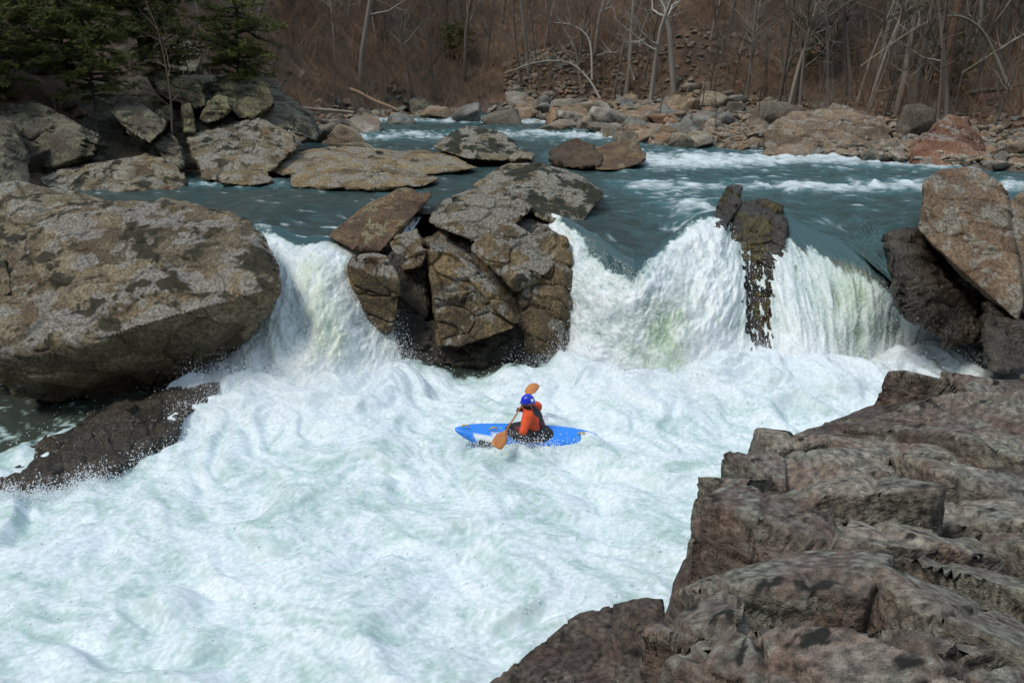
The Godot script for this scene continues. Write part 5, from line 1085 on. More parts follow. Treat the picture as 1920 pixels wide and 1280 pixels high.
func build_falls() -> void:
	var wide := thing("waterfall", "wide white waterfall spilling between the crag and the pale boulder", "waterfall", RIGHT_BASE[5], "waterfalls into the plunge pool")
	var o := put("falling_water", mesh_of(fall_arrays(RIGHT_LIP, RIGHT_BASE, 420, 220, right_colour, 0.25, 0.55)), mats.fall, wide)
	o.position = -wide.position
	var narrow := thing("waterfall", "narrow white waterfall fanning out between the great boulder and the crag", "waterfall", LEFT_BASE[3], "waterfalls into the plunge pool")
	o = put("falling_water", mesh_of(fall_arrays(LEFT_LIP, LEFT_BASE, 240, 200, left_colour, 0.55, 2.0)), mats.fall, narrow)
	o.position = -narrow.position
	var lip := [Vector3(-2.70, 3.02, -22.2), Vector3(-2.25, 3.02, -22.0)]
	var base := [Vector3(-3.30, 2.15, -18.9), Vector3(-2.85, 2.15, -18.8)]
	var side := thing("side_chute", "thin ribbon of water slipping between the brown boulder and the crag", "cascade", base[0])
	o = put("falling_water", mesh_of(fall_arrays(lip, base, 30, 90, chute_colour, 0.1, 0.0)), mats.fall, side)
	o.position = -side.position
	for a in [[wide, RIGHT_LIP, RIGHT_BASE, 30000, 0.25, 0.10], [narrow, LEFT_LIP, LEFT_BASE, 18000, 0.55, 0.10]]:
		fall_spray(a[0], a[1], a[2], a[3], a[4], a[5])
		var s: Node3D = a[0].get_child(a[0].get_child_count() - 1)
		s.position = -a[0].position


func build_spray() -> void:
	# drops thrown up where the falls land and along the torn edge of the foam
	var places := PackedVector3Array()
	var sizes := PackedFloat32Array()
	for k in 60000:
		var wide := rng.randf() < 0.62
		var p := along(RIGHT_BASE if wide else LEFT_BASE, rng.randf())
		p += Vector3(rng.randfn(0, 0.5), 0, rng.randf_range(-0.3, 1.8))
		p.y = pool_height(p.x, p.z) + absf(rng.randfn(0.0, 0.24)) + 0.02
		places.append(p)
		sizes.append(0.002 + 0.006 * pow(rng.randf(), 3.0))
	for k in 9000:
		# where the foam breaks against the rock
		var e := along(SHORE, rng.randf())
		e += Vector3(rng.randfn(0, 0.16), 0, rng.randfn(0, 0.16))
		places.append(Vector3(e.x, pool_height(e.x, e.z) + absf(rng.randfn(0.0, 0.12)), e.z))
		sizes.append(0.003 + 0.008 * pow(rng.randf(), 3.0))
	for k in 5000:
		var x := rng.randf_range(-9.5, 6.5)
		var z := rng.randf_range(-17.0, -8.0)
		places.append(Vector3(x, pool_height(x, z) + absf(rng.randfn(0.0, 0.07)), z))
		sizes.append(0.004 + 0.010 * pow(rng.randf(), 3.0))
	droplets(null, "pool_spray", places, sizes, "white spray flying above the foot of the waterfalls")
	# splash along the kayak
	places.clear()
	sizes.clear()
	for k in 1700:
		var x := rng.randf_range(-1.2, 1.7)
		var z := -13.55 + (0.33 + absf(rng.randfn(0.0, 0.12))) * (1.0 if rng.randf() < 0.7 else -1.0)
		if rng.randf() < 0.35:
			x = rng.randfn(0.15, 0.3)
			z = -13.2 + rng.randfn(0, 0.12)
		places.append(Vector3(x, pool_height(x, z) + 0.05 + absf(rng.randfn(0.0, 0.13)), z))
		sizes.append(0.003 + 0.009 * pow(rng.randf(), 3.0))
	droplets(null, "kayak_spray", places, sizes, "small splash drops along the side of the blue kayak")


# ------------------------------------------------------------------ vegetation
func grow(t: Tubes, p: Vector3, dir: Vector3, length: float, rad: float, depth: int, r: RandomNumberGenerator, col: Color, trunk: Tubes, low := 0.28) -> void:
	var segs := 7 if depth == 0 else 5 if depth == 1 else 3 if depth == 2 else 2
	var sides := 7 if depth == 0 else 4 if depth == 1 else 3
	var path := [p]
	var radii := [rad]
	var d := dir
	var q := p
	for k in segs:
		var bend := 0.07 if depth == 0 else 0.24
		d = (d + Vector3(r.randfn(), r.randfn() * 0.5, r.randfn()) * bend + Vector3.UP * (0.02 if depth == 0 else 0.09)).normalized()
		q += d * length / segs
		path.append(q)
		radii.append(rad * (1.0 - 0.80 * (k + 1.0) / segs))
	(trunk if depth == 0 else t).tube(path, radii, sides, col * (1.0 + 0.15 * r.randfn()))
	if depth == 3: return
	var kids: int = [14, 6, 5][depth]
	for k in kids:
		var f := r.randf_range(low if depth == 0 else 0.2, 1.0) * segs
		var i := mini(int(f), segs - 1)
		var at: Vector3 = path[i].lerp(path[i + 1], f - i)
		var rr: float = lerpf(radii[i], radii[i + 1], f - i)
		var axis: Vector3 = (path[i + 1] - path[i]).normalized()
		var side := axis.cross(Vector3(r.randfn(), r.randfn(), r.randfn())).normalized()
		var nd := (axis * r.randf_range(0.3, 0.9) + side * r.randf_range(0.6, 1.0)).normalized()
		var len: float = length * [0.36, 0.5, 0.55][depth] * r.randf_range(0.6, 1.1) * (1.15 - 0.5 * f / segs)
		grow(t, at, nd, len, minf(rr * 0.62, rad * 0.5), depth + 1, r, col, trunk)


func tree_model(seed_: int, height: float, rad: float, col: Color, lean: Vector3, low := 0.28) -> Array:
	var r := RandomNumberGenerator.new()
	r.seed = seed_
	var t := Tubes.new()
	var k := Tubes.new()
	grow(t, Vector3(0, -0.4, 0), (Vector3.UP + lean).normalized(), height, rad, 0, r, col, k, low)
	return [k.mesh(), t.mesh()]


func place_tree(called: String, model: Array, at: Vector3, turn: float, size: float, label: String, group: String, bark: Material) -> void:
	var o := thing(called, label, "tree", at, group)
	o.rotation.y = turn
	o.scale = Vector3.ONE * size
	put("trunk", model[0], bark, o)
	put("crown", model[1], bark, o)


func pine_model(seed_: int, height: float, boughs: int, spread: float, start: float, dark: Color) -> Array:
	var r := RandomNumberGenerator.new()
	r.seed = seed_
	var k := Tubes.new()
	var t := Tubes.new()
	var path := [Vector3(0, -0.5, 0)]
	var radii := [height * 0.018]
	var q := Vector3.ZERO
	for i in 8:
		q = Vector3(r.randfn() * 0.02 * height, height * (i + 1) / 8.0, r.randfn() * 0.02 * height)
		path.append(q)
		radii.append(height * 0.018 * (1.0 - 0.11 * (i + 1)))
	k.tube(path, radii, 7, Color(0.06, 0.05, 0.042))
	for b in boughs:
		var f := start + (1.0 - start) * (b + r.randf()) / boughs
		var p := along(path, f)
		var ang := r.randf() * TAU
		var len := spread * ((1.08 - f) if height > 6.0 else sqrt(maxf(0.05, 1.0 - pow(2.0 * f - 1.15, 2.0)))) * r.randf_range(0.6, 1.15) + 0.25
		var d := Vector3(cos(ang), r.randf_range(-0.3, 0.45), sin(ang))
		var bp := [p]
		var br := [0.035 * len]
		var e := p
		for s in 4:
			e += (d + Vector3(r.randfn(), r.randfn() - 0.1, r.randfn()) * 0.16) * len / 4.0
			bp.append(e)
			br.append(0.035 * len * (1.0 - 0.22 * (s + 1)))
		k.tube(bp, br, 4, Color(0.05, 0.042, 0.035))
		# flat sprays of needles along the bough
		var sprays := int(7.0 + len * 11.0)
		for s in sprays:
			var w := r.randf_range(0.25, 1.0)
			var c := along(bp, w) + Vector3(r.randfn() * 0.16, r.randfn() * 0.06, r.randfn() * 0.16) * len * 0.6
			var tone := dark * r.randf_range(0.65, 1.45)
			var aim := (d + Vector3(r.randfn(), r.randfn() * 0.4, r.randfn()) * 0.7).normalized()
			for m in 22:
				var nd := (aim + Vector3(r.randfn(), r.randfn() * 0.8 + 0.15, r.randfn()) * 0.65).normalized()
				var a := c + aim * r.randf_range(-0.12, 0.12)
				var side := nd.cross(Vector3(r.randfn(), r.randfn(), r.randfn())).normalized()
				t.blade(a, a + nd * r.randf_range(0.10, 0.22), side * 0.014, side.cross(nd).normalized(), tone)
	return [k.mesh(), t.mesh()]


func place_pine(model: Array, at: Vector3, turn: float, size: float, label: String, tilt := 0.0) -> void:
	var o := thing("pine_tree", label, "tree", at, "evergreens on the banks")
	o.rotation = Vector3(0, turn, tilt)
	o.scale = Vector3.ONE * size
	put("trunk", model[0], mats.bark, o)
	put("crown", model[1], mats.needles, o)


func scatter_stuff(called: String, label: String, mesh: Mesh, material: Material, spots: Array) -> void:
	var m := MultiMesh.new()
	m.transform_format = MultiMesh.TRANSFORM_3D
	m.mesh = mesh
	m.instance_count = spots.size()
	for i in spots.size(): m.set_instance_transform(i, spots[i])
	var o := MultiMeshInstance3D.new()
	o.name = numbered(called)
	o.multimesh = m
	o.material_override = material
	add_child(o)
	tag(o, label, "", "", "stuff")


func in_view(x: float, z: float, margin: float) -> bool:
	return absf(x) < -z * 0.66 + margin


func build_forest() -> void:
	var browns := [Color(0.17, 0.14, 0.115), Color(0.08, 0.064, 0.052), Color(0.19, 0.165, 0.14), Color(0.12, 0.09, 0.072), Color(0.17, 0.15, 0.125), Color(0.25, 0.225, 0.19)]
	var models := []
	for k in 6:
		models.append(tree_model(40 + k, [13.0, 10.0, 15.0, 8.0, 12.0, 14.0][k], [0.15, 0.10, 0.18, 0.075, 0.13, 0.14][k], browns[k], Vector3(0.05 * sin(k * 2.1), 0, 0.05 * cos(k * 3.0))))
	var white := tree_model(71, 16.0, 0.24, Color(0.38, 0.36, 0.32), Vector3(-0.03, 0, 0.02))
	var whip := tree_model(72, 7.0, 0.05, Color(0.13, 0.10, 0.08), Vector3(0.1, 0, 0.1))
	var poles := []
	for k in 3: poles.append(tree_model(80 + k, 17.0, [0.15, 0.12, 0.30][k], [Color(0.24, 0.225, 0.19), Color(0.10, 0.085, 0.07), Color(0.17, 0.10, 0.065)][k], Vector3([0.03, -0.04, -0.01][k], 0, 0.02), 0.55))
	# the pale sycamores at the head of the cobble bar
	place_tree("sycamore", white, Vector3(12.0, ground_height(12.0, -62.0), -62.0), 0.4, 1.0, "white barked sycamore standing tall behind the cobble bank", "", mats.bark)
	place_tree("sycamore", white, Vector3(9.6, ground_height(9.6, -58.0), -58.0), 2.1, 0.8, "leaning mottled sycamore with arching limbs at the edge of the cobble bank", "", mats.bark)
	place_tree("sycamore", white, Vector3(6.4, ground_height(6.4, -66.0), -66.0), 4.0, 0.6, "slim white trunk behind the leaning mottled sycamore", "", mats.bark)
	# trunks of the right-hand wood, seen close together in deep shade
	var spots := [[23.6, -45.5, 2, 1.0], [21.3, -49.5, 0, 1.1], [27.2, -48.5, 0, 1.1], [28.6, -49.5, 0, 1.0], [29.6, -49.0, 0, 1.0], [20.0, -50.0, 1, 1.1], [16.6, -52.0, 1, 1.0], [30.5, -47.0, 1, 1.3]]
	var said := ["thick reddish trunk at the edge of the dark wood behind the cobbles", "pale slim trunk beside the thick reddish trunk", "pale trunk in the row behind the red boulder", "pale trunk in the row behind the red boulder", "pale trunk in the row behind the red boulder", "dark trunk behind the huge pinkish boulder", "dark trunk behind the huge pinkish boulder", "dark trunk at the rim of the wood beyond the pale trunks"]
	for k in spots.size():
		var s: Array = spots[k]
		place_tree("bank_tree", poles[s[2]], Vector3(s[0], ground_height(s[0], s[1]), s[1]), k * 1.7, s[3], said[k], "trees behind the cobble bank", mats.bark)
	var count := 0
	var far := []
	rng.seed = 5
	while count < 285 or far.size() < 700:
		var z := rng.randf_range(-34.0, -112.0)
		var x := rng.randf_range(-1.0, 1.0) * (-z * 0.68 + 4.0)
		var l := interp(EDGE_L, z)
		var r := interp(EDGE_R, z)
		var gap := minf(x - l + 4.0, r + (12.0 if z > -60.0 else 0.0) - x)
		if z > -64.0 and gap > 0.0: continue
		if x < l and z > -44.0 and rng.randf() < 0.75: continue
		var kind := rng.randi() % 6
		var size := rng.randf_range(0.35, 1.15)
		var at := Vector3(x, ground_height(x, z), z)
		if count < 285 and (z > -84.0 or rng.randf() < 0.3):
			count += 1
			var where := "bare leafless tree on the far brown hillside" if z < -62.0 else "bare leafless tree in the wood beside the cobble bank" if x > 0.0 else "bare leafless tree on the steep rocky bank"
			place_tree("bare_tree", models[kind], at, rng.randf() * TAU, size, where, where.replace("tree", "trees"), mats.bark)
		elif far.size() < 700:
			far.append([kind, Transform3D(Basis(Vector3.UP, rng.randf() * TAU).scaled(Vector3.ONE * size), at)])
	for k in 6:
		for half in 2:
			var these := []
			for f in far:
				if f[0] == k: these.append(f[1])
			scatter_stuff("distant_wood", "bare grey brown wood covering the upper hillside", models[k][half], mats.bark, these)
	# brush: thickets of thin stems
	var brush := []
	for kind in 3:
		var b := Tubes.new()
		var r3 := RandomNumberGenerator.new()
		r3.seed = 8 + kind
		for k in 6:
			grow(b, Vector3(r3.randfn() * 0.35, -0.1, r3.randfn() * 0.35), Vector3(r3.randfn() * 0.4, 1.0, r3.randfn() * 0.4).normalized(), r3.randf_range(1.0, 2.6), 0.02, 1, r3, [Color(0.20, 0.125, 0.08), Color(0.20, 0.165, 0.125), Color(0.25, 0.155, 0.095)][kind], b)
		brush.append(b.mesh())
	var places := []
	while places.size() < 3600:
		var z := rng.randf_range(-30.0, -100.0)
		var x := rng.randf_range(-1.0, 1.0) * (-z * 0.68 + 3.0)
		var l := interp(EDGE_L, z)
		var r := interp(EDGE_R, z)
		if z > -62.0 and x > l - 4.0 and x < r + 13.0: continue
		if z > -62.0 and x > r and rng.randf() < 0.7: continue
		if x < l and z > -46.0 and rng.randf() < 0.8: continue
		places.append(Transform3D(Basis(Vector3.UP, rng.randf() * TAU).scaled(Vector3.ONE * rng.randf_range(0.6, 1.5)), Vector3(x, ground_height(x, z), z)))
	for k in 3: scatter_stuff("undergrowth", "reddish brown thicket of bare brush on the hillsides", brush[k], mats.bark, places.slice(k * places.size() / 3, (k + 1) * places.size() / 3))
	# evergreens
	var scrub := pine_model(301, 3.8, 64, 2.1, 0.06, Color(0.100, 0.115, 0.022))
	var tall := pine_model(302, 10.0, 90, 2.6, 0.2, Color(0.085, 0.120, 0.035))
	for a in [
		[scrub, -17.8, 5.6, -29.0, 0.3, 0.95, "yellow green scrub pine overhanging the dark overhanging slab"],
		[scrub, -16.4, 6.6, -31.0, 5.0, 1.1, "ragged scrub pine between the overhanging slab and the grey block"],
		[scrub, -14.6, 7.6, -33.5, 0.8, 1.2, "scrub pine standing above the leaf buried grey outcrop"],
		[scrub, -15.0, 5.6, -30.0, 2.0, 0.8, "low scrub pine spreading above the angular grey block"],
		[scrub, -20.5, 7.4, -31.0, 4.4, 1.2, "tall scrub pine at the top of the steep bank"],
		[scrub, -11.2, 6.0, -34.4, 1.1, 0.85, "bushy pine crowning the lichen streaked brow"],
		[scrub, -13.6, 6.2, -33.4, 3.6, 0.65, "small pine leaning over the lichen covered boulder"],
		[tall, -14.5, 0.0, -78.0, 0.0, 1.0, "tall dark conifer alone on the far brown hillside"],
		[scrub, -4.5, 0.0, -66.0, 0.9, 0.7, "small round evergreen at the foot of the far hillside"],
		[scrub, -18.0, 0.0, -60.0, 2.9, 0.9, "dark evergreen bush beside the bare trees upstream"],
		[tall, 22.0, 0.0, -60.0, 2.2, 0.9, "dim evergreen inside the wood behind the cobble bank"],
		[tall, 27.5, 0.0, -59.0, 1.2, 1.0, "dim evergreen inside the wood behind the cobble bank"],
		[tall, 32.5, 0.0, -60.0, 3.2, 1.1, "dim evergreen inside the wood behind the cobble bank"],
		[tall, 37.0, 0.0, -61.0, 5.2, 1.1, "dim evergreen inside the wood behind the cobble bank"],
		[tall, 34.5, 0.0, -56.0, 4.0, 0.9, "dim evergreen inside the wood behind the cobble bank"],
		[tall, 25.0, 0.0, -64.0, 0.6, 1.1, "dim evergreen inside the wood behind the cobble bank"],
		[scrub, 26.0, 0.0, -50.5, 1.2, 0.9, "low evergreen under the pale trunks"],
	]:
		place_pine(a[0], Vector3(a[1], a[2] if a[2] > 0.0 else ground_height(a[1], a[3]), a[3]), a[4], a[5], a[6], 0.12 * sin(a[4] * 5.0))
	# the slender sapling in front of the stones
	place_tree("sapling", whip, Vector3(-12.0, 4.1, -29.0), 0.5, 0.85, "slender bare sapling rising between stones on the steep bank", "", mats.bark)
	for k in BENT.size():
		bent_tree(BENT[k][0], BENT[k][1], BENT[k][2], BENT[k][3])
	# shrubs rooted in the cobbles
	for a in [[15.0, -41.0, 0.75], [10.2, -41.5, 0.6], [13.0, -44.0, 0.8], [8.6, -48.0, 0.8], [18.5, -44.5, 0.9], [11.5, -50.0, 0.9]]:
		place_tree("river_shrub", whip, Vector3(a[0], ground_height(a[0], a[1]), a[1]), a[0] * 2.0, a[2], "thin bare shrub rooted among the bank cobbles", "thin bare shrubs among the bank cobbles", mats.bark)


func bent_tree(pts: Array, rad: float, col: Color, label: String) -> void:
	var o := thing("bent_sapling", label, "tree", pts[0], "saplings bowed over by floods")
	var t := Tubes.new()
	var path := []
	var radii := []
	for k in 25:
		var f := k / 24.0 * (pts.size() - 1)
		var i := mini(int(f), pts.size() - 2)
		var w := f - i
		path.append((pts[i] as Vector3).cubic_interpolate(pts[i + 1], pts[maxi(i - 1, 0)], pts[mini(i + 2, pts.size() - 1)], w) - pts[0])
		radii.append(rad * (1.0 - 0.75 * k / 24.0))
	t.tube(path, radii, 6, col)
	put("trunk", t.mesh(), mats.bark, o)
	var b := Tubes.new()
	for k in 16:
		var f := 6 + k
		var p: Vector3 = path[f]
		var d := Vector3(rng.randfn(), rng.randf_range(0.2, 1.0), rng.randfn()).normalized() * rng.randf_range(0.5, 1.6)
		b.tube([p, p + d * 0.5 + Vector3(0, 0.05, 0), p + d + Vector3(0, 0.25, 0)], [rad * 0.3, rad * 0.2, rad * 0.06], 4, col * 0.8)
	put("crown", b.mesh(), mats.bark, o)


func log_thing(a: Vector3, b: Vector3, rad: float, col: Color, label: String) -> void:
	var o := thing("fallen_log", label, "log", a, "logs stranded on the banks")
	var t := Tubes.new()
	var path := []
	var radii := []
	for k in 9:
		var f := k / 8.0
		path.append((b - a) * f + Vector3(0, 0.04 * sin(f * 9.0), 0.05 * sin(f * 7.0 + 1.0)))
		radii.append(rad * (1.0 - 0.4 * f) * (1.0 + 0.06 * sin(k * 3.3)))
	t.tube(path, radii, 9, col, true)
	put("stem", t.mesh(), mats.bark, o)
	var s := Tubes.new()
	for k in 4:
		var p := along(path, 0.3 + 0.17 * k)
		s.tube([p, p + Vector3(sin(k * 2.3) * 0.3, 0.35, cos(k * 1.7) * 0.3)], [rad * 0.3, rad * 0.12], 5, col, true)
	put("branch_stub", s.mesh(), mats.bark, o)


func build_banks() -> void:
	# the cobble bar: big stones singly, small ones as a bed
	rng.seed = 21
	var tints := []
	for k in 6:
		var m: StandardMaterial3D = mats.rock.duplicate()
		m.albedo_color = [Color(1, 1, 1), Color(1.0, 0.93, 0.86), Color(0.84, 0.88, 0.92), Color(0.95, 0.92, 0.86), Color(1.0, 0.87, 0.78), Color(0.76, 0.75, 0.73)][k]
		tints.append(m)
	var slope_mat: StandardMaterial3D = mats.rock.duplicate()
	slope_mat.albedo_color = Color(0.56, 0.56, 0.52)
	var count := 0
	var bed := []
	for k in 14: bed.append([])
	while count < 290:
		var z := rng.randf_range(-26.0, -62.0)
		var r := interp(EDGE_R, z)
		var k := absf(rng.randfn(0.0, 6.5)) - 0.6
		var x := r + k
		if not in_view(x, z, 1.0): continue
		if x > 9.0 and x < 18.5 and z > -42.0 and z < -33.5: continue
		if x > 14.2 and x < 18.6 and z > -34.5 and z < -29.5: continue
		var s := rng.randf_range(0.4, 0.95) * (1.5 if rng.randf() < 0.12 else 1.0)
		var kind := rng.randi() % 14
		var o := MeshInstance3D.new()
		o.name = numbered("river_stone")
		o.mesh = stones[kind]
		o.material_override = tints[rng.randi() % 6]
		add_child(o)
		var b := Basis.from_euler(Vector3(rng.randfn() * 0.15, rng.randf() * TAU, rng.randfn() * 0.15)).scaled(Vector3.ONE * s)
		o.transform = Transform3D(b, Vector3(x, ground_height(x, z) + s * 0.22, z) - b * Vector3(kind * 17.0, 0, 0))
		tag(o, "rounded river stone on the cobble bank across the water", "stone", "rounded stones of the cobble bank")
		count += 1
	for m in 6000:
		var z := rng.randf_range(-26.0, -66.0)
		var r := interp(EDGE_R, z)
		var x := r - 0.5 + absf(rng.randfn(0.0, 9.0))
		var s := rng.randf_range(0.12, 0.36)
		var kind := rng.randi() % 14
		var b := Basis.from_euler(Vector3(rng.randfn() * 0.2, rng.randf() * TAU, rng.randfn() * 0.2)).scaled(Vector3.ONE * s)
		bed[kind].append(Transform3D(b, Vector3(x, ground_height(x, z) + s * 0.25, z) - b * Vector3(kind * 17.0, 0, 0)))
	for m in 46:
		var z := rng.randf_range(-27.0, -50.0)
		var x := interp(EDGE_L, z) - rng.randf_range(3.0, 13.0)
		var s := rng.randf_range(0.4, 1.25)
		var kind := rng.randi() % 14
		var o := MeshInstance3D.new()
		o.name = numbered("slope_rock")
		o.mesh = stones[kind]
		o.material_override = slope_mat
		add_child(o)
		var b := Basis.from_euler(Vector3(rng.randfn() * 0.3, rng.randf() * TAU, rng.randfn() * 0.3)).scaled(Vector3.ONE * s)
		o.transform = Transform3D(b, Vector3(x, ground_height(x, z) + s * 0.15, z) - b * Vector3(kind * 17.0, 0, 0))
		tag(o, "dark grey rock half buried in leaves on the steep bank", "rock", "rocks half buried on the steep bank")
	for k in STREAM.size():
		var kind := (k * 5) % 14
		var o := MeshInstance3D.new()
		o.name = numbered("stream_boulder")
		o.mesh = stones[kind]
		o.material_override = tints[[0, 1, 3, 5, 1, 2][k % 6]]
		add_child(o)
		var s: float = STREAM[k][1]
		var b := Basis.from_euler(Vector3(0.1 * sin(k), k * 1.9, 0.1 * cos(k))).scaled(Vector3(s * 1.2, s, s))
		o.transform = Transform3D(b, (STREAM[k][0] as Vector3) + Vector3(0, s * 0.12, 0) - b * Vector3(kind * 17.0, 0, 0))
		tag(o, "wet tan boulder breaking the surface of the upstream rapids", "boulder", "boulders standing in the upstream rapids")
	# rubble along the far and left banks
	for m in 1500:
		var z := rng.randf_range(-27.0, -66.0)
		var l := interp(EDGE_L, z)
		var x := l + 0.6 - absf(rng.randfn(0.0, 3.0))
		if z < -57.0: x = rng.randf_range(-9.0, 6.0)
		var s := rng.randf_range(0.12, 0.55)
		var kind := rng.randi() % 14
		var b := Basis.from_euler(Vector3(rng.randfn() * 0.3, rng.randf() * TAU, rng.randfn() * 0.3)).scaled(Vector3.ONE * s)
		if z < -61.0: continue
		bed[kind].append(Transform3D(b, Vector3(x, ground_height(x, z) + s * 0.2, z) - b * Vector3(kind * 17.0, 0, 0)))
	for k in 14: scatter_stuff("cobbles", "bed of small grey and tan cobbles along the river banks", stones[k], tints[k % 6], bed[k])
	log_thing(Vector3(9.2, 4.3, -54.0), Vector3(14.5, 5.4, -55.0), 0.28, Color(0.13, 0.10, 0.075), "thick grey log stranded on the stones below the sycamores")
	log_thing(Vector3(-10.5, 5.6, -54.5), Vector3(-7.2, 4.3, -53.0), 0.14, Color(0.22, 0.15, 0.10), "broken orange brown log slanting down to the far crag")
	log_thing(Vector3(-15.0, 4.9, -50.0), Vector3(-9.6, 4.3, -50.5), 0.12, Color(0.30, 0.25, 0.20), "thin pale log lying level on the bank upstream")
	log_thing(Vector3(23.5, 5.6, -43.0), Vector3(27.0, 6.0, -44.0), 0.14, Color(0.10, 0.08, 0.06), "dark log lying at the foot of the thick reddish trunk")


# ------------------------------------------------------------------ kayak and paddler
func loft(rings: Array, color_of: Callable) -> ArrayMesh:
	var w: int = rings[0].size()
	var v := PackedVector3Array()
	var c := PackedColorArray()
	var idx := PackedInt32Array()
	for r in rings:
		for p in r:
			v.append(p)
			c.append(color_of.call(p))
	for j in rings.size() - 1:
		for i in w:
			var a := j * w + i
			var b := j * w + (i + 1) % w
			idx.append_array([a, a + w, b, b, a + w, b + w])
	for e in [0, rings.size() - 1]:
		var mid := Vector3.ZERO
		for p in rings[e]: mid += p
		mid /= w
		var k := v.size()
		v.append(mid)
		c.append(color_of.call(mid))
		for i in w:
			var a2 := int(e) * w + i
			var b2 := int(e) * w + (i + 1) % w
			idx.append_array([k, a2, b2] if e == 0 else [k, b2, a2])
	return mesh_of(smooth_arrays(v, c, idx))


func hull_colour(p: Vector3) -> Color:
	if p.x > -0.90 + 0.03 * sin(p.y * 40.0) and p.x < -0.34 and p.z > 0.11 and p.y > 0.03:
		return Color(0.70, 0.78, 0.82)
	if p.y < 0.02 and p.z > 0.05 and p.x < -0.4 and p.x > -0.9: return Color(0.02, 0.02, 0.025)
	return Color(0.020, 0.22, 0.80)


func build_kayak() -> Node3D:
	var at := Vector3(0.22, 0.01, -13.55)
	var kayak := thing("kayak", "bright blue whitewater kayak crossing the foam below the crag", "kayak", at)
	kayak.rotation = Vector3(0.36, 0.03, -0.06)
	var rings := []
	for j in 49:
		var s := sin(PI * 0.5 * (-1.0 + 2.0 * j / 48.0))
		var e := maxf(0.0, 1.0 - pow(absf(s), 2.1))
		var hw := 0.012 + 0.315 * pow(e, 0.72)
		var rocker := 0.24 * pow(absf(s), 2.4) * (1.15 if s < 0.0 else 0.75)
		var top := 0.25 + 0.15 * pow(absf(s), 2.0) * (1.0 if s < 0.0 else 0.5) - 0.05 * pow(absf(s), 8.0)
		var bottom := minf(-0.10 + rocker, top - 0.02)
		var mid := lerpf(bottom, top, 0.6)
		var round_off := pow(e, 0.35)
		top = lerpf(mid, top, round_off)
		bottom = lerpf(mid, bottom, round_off)
		var ring := []
		for i in 28:
			var a := TAU * i / 28.0
			var ca := cos(a)
			var sa := sin(a)
			var y := signf(sa) * pow(absf(sa), 0.8)
			var z := signf(ca) * pow(absf(ca), 0.62)
			var yy := (top + bottom) * 0.5 + y * (top - bottom) * 0.5
			ring.append(Vector3(s * (1.29 if s < 0.0 else 1.38), yy, z * hw))
		rings.append(ring)
	put("hull", loft(rings, hull_colour), mats.plastic, kayak)
	var rim := Tubes.new()
	var cover := []
	for ring_at in [[1.0, 0.262], [0.97, 0.29], [0.6, 0.315], [0.42, 0.38]]:
		var ring := []
		for i in 32:
			var a := TAU * i / 32.0
			ring.append(Vector3(0.08 + cos(a) * 0.44 * ring_at[0] + (1.0 - ring_at[0]) * 0.15, ring_at[1] - 0.02 * cos(a) , sin(a) * 0.245 * ring_at[0]))
		cover.append(ring)
	var loop := []
	var rr := []
	for i in 33:
		var a := TAU * i / 32.0
		loop.append(Vector3(0.08 + cos(a) * 0.44, 0.275 - 0.02 * cos(a), sin(a) * 0.25))
		rr.append(0.014)
	rim.tube(loop, rr, 6, Color(0.015, 0.015, 0.017))
	put("cockpit_rim", rim.mesh(), mats.matte, kayak)
	put("spray_skirt", loft(cover, func(_p): return Color(0.02, 0.021, 0.024)), mats.matte, kayak)
	for g in [[-1.10, 0.37, 0.0], [-0.58, 0.33, 0.0], [1.05, 0.29, 0.02]]:
		var h := Tubes.new()
		var x: float = g[0]
		h.tube([Vector3(x - 0.07, g[1] - 0.03, g[2]), Vector3(x - 0.035, g[1] + 0.025, g[2]), Vector3(x + 0.035, g[1] + 0.025, g[2]), Vector3(x + 0.07, g[1] - 0.03, g[2])], [0.012, 0.014, 0.014, 0.012], 6, Color(0.55, 0.38, 0.02), true)
		put("grab_loop", h.mesh(), mats.matte, kayak)
	var font := SystemFont.new()
	font.font_names = PackedStringArray(["Droid Sans"])
	font.font_weight = 700
	var text := TextMesh.new()
	text.text = "pyr"
	text.font = font
	text.font_size = 48
	text.pixel_size = 0.0033
	text.depth = 0.008
	var letters := put("lettering", text, make_material(Color(0.02, 0.02, 0.025), 0.6, false), kayak)
	letters.position = Vector3(-0.735, 0.215, 0.262)
	letters.rotation = Vector3(-0.42, -0.40, 0.05)
	return kayak


func smin(a: float, b: float, k: float) -> float:
	var h := maxf(k - absf(a - b), 0.0) / k
	return minf(a, b) - h * h * k * 0.25


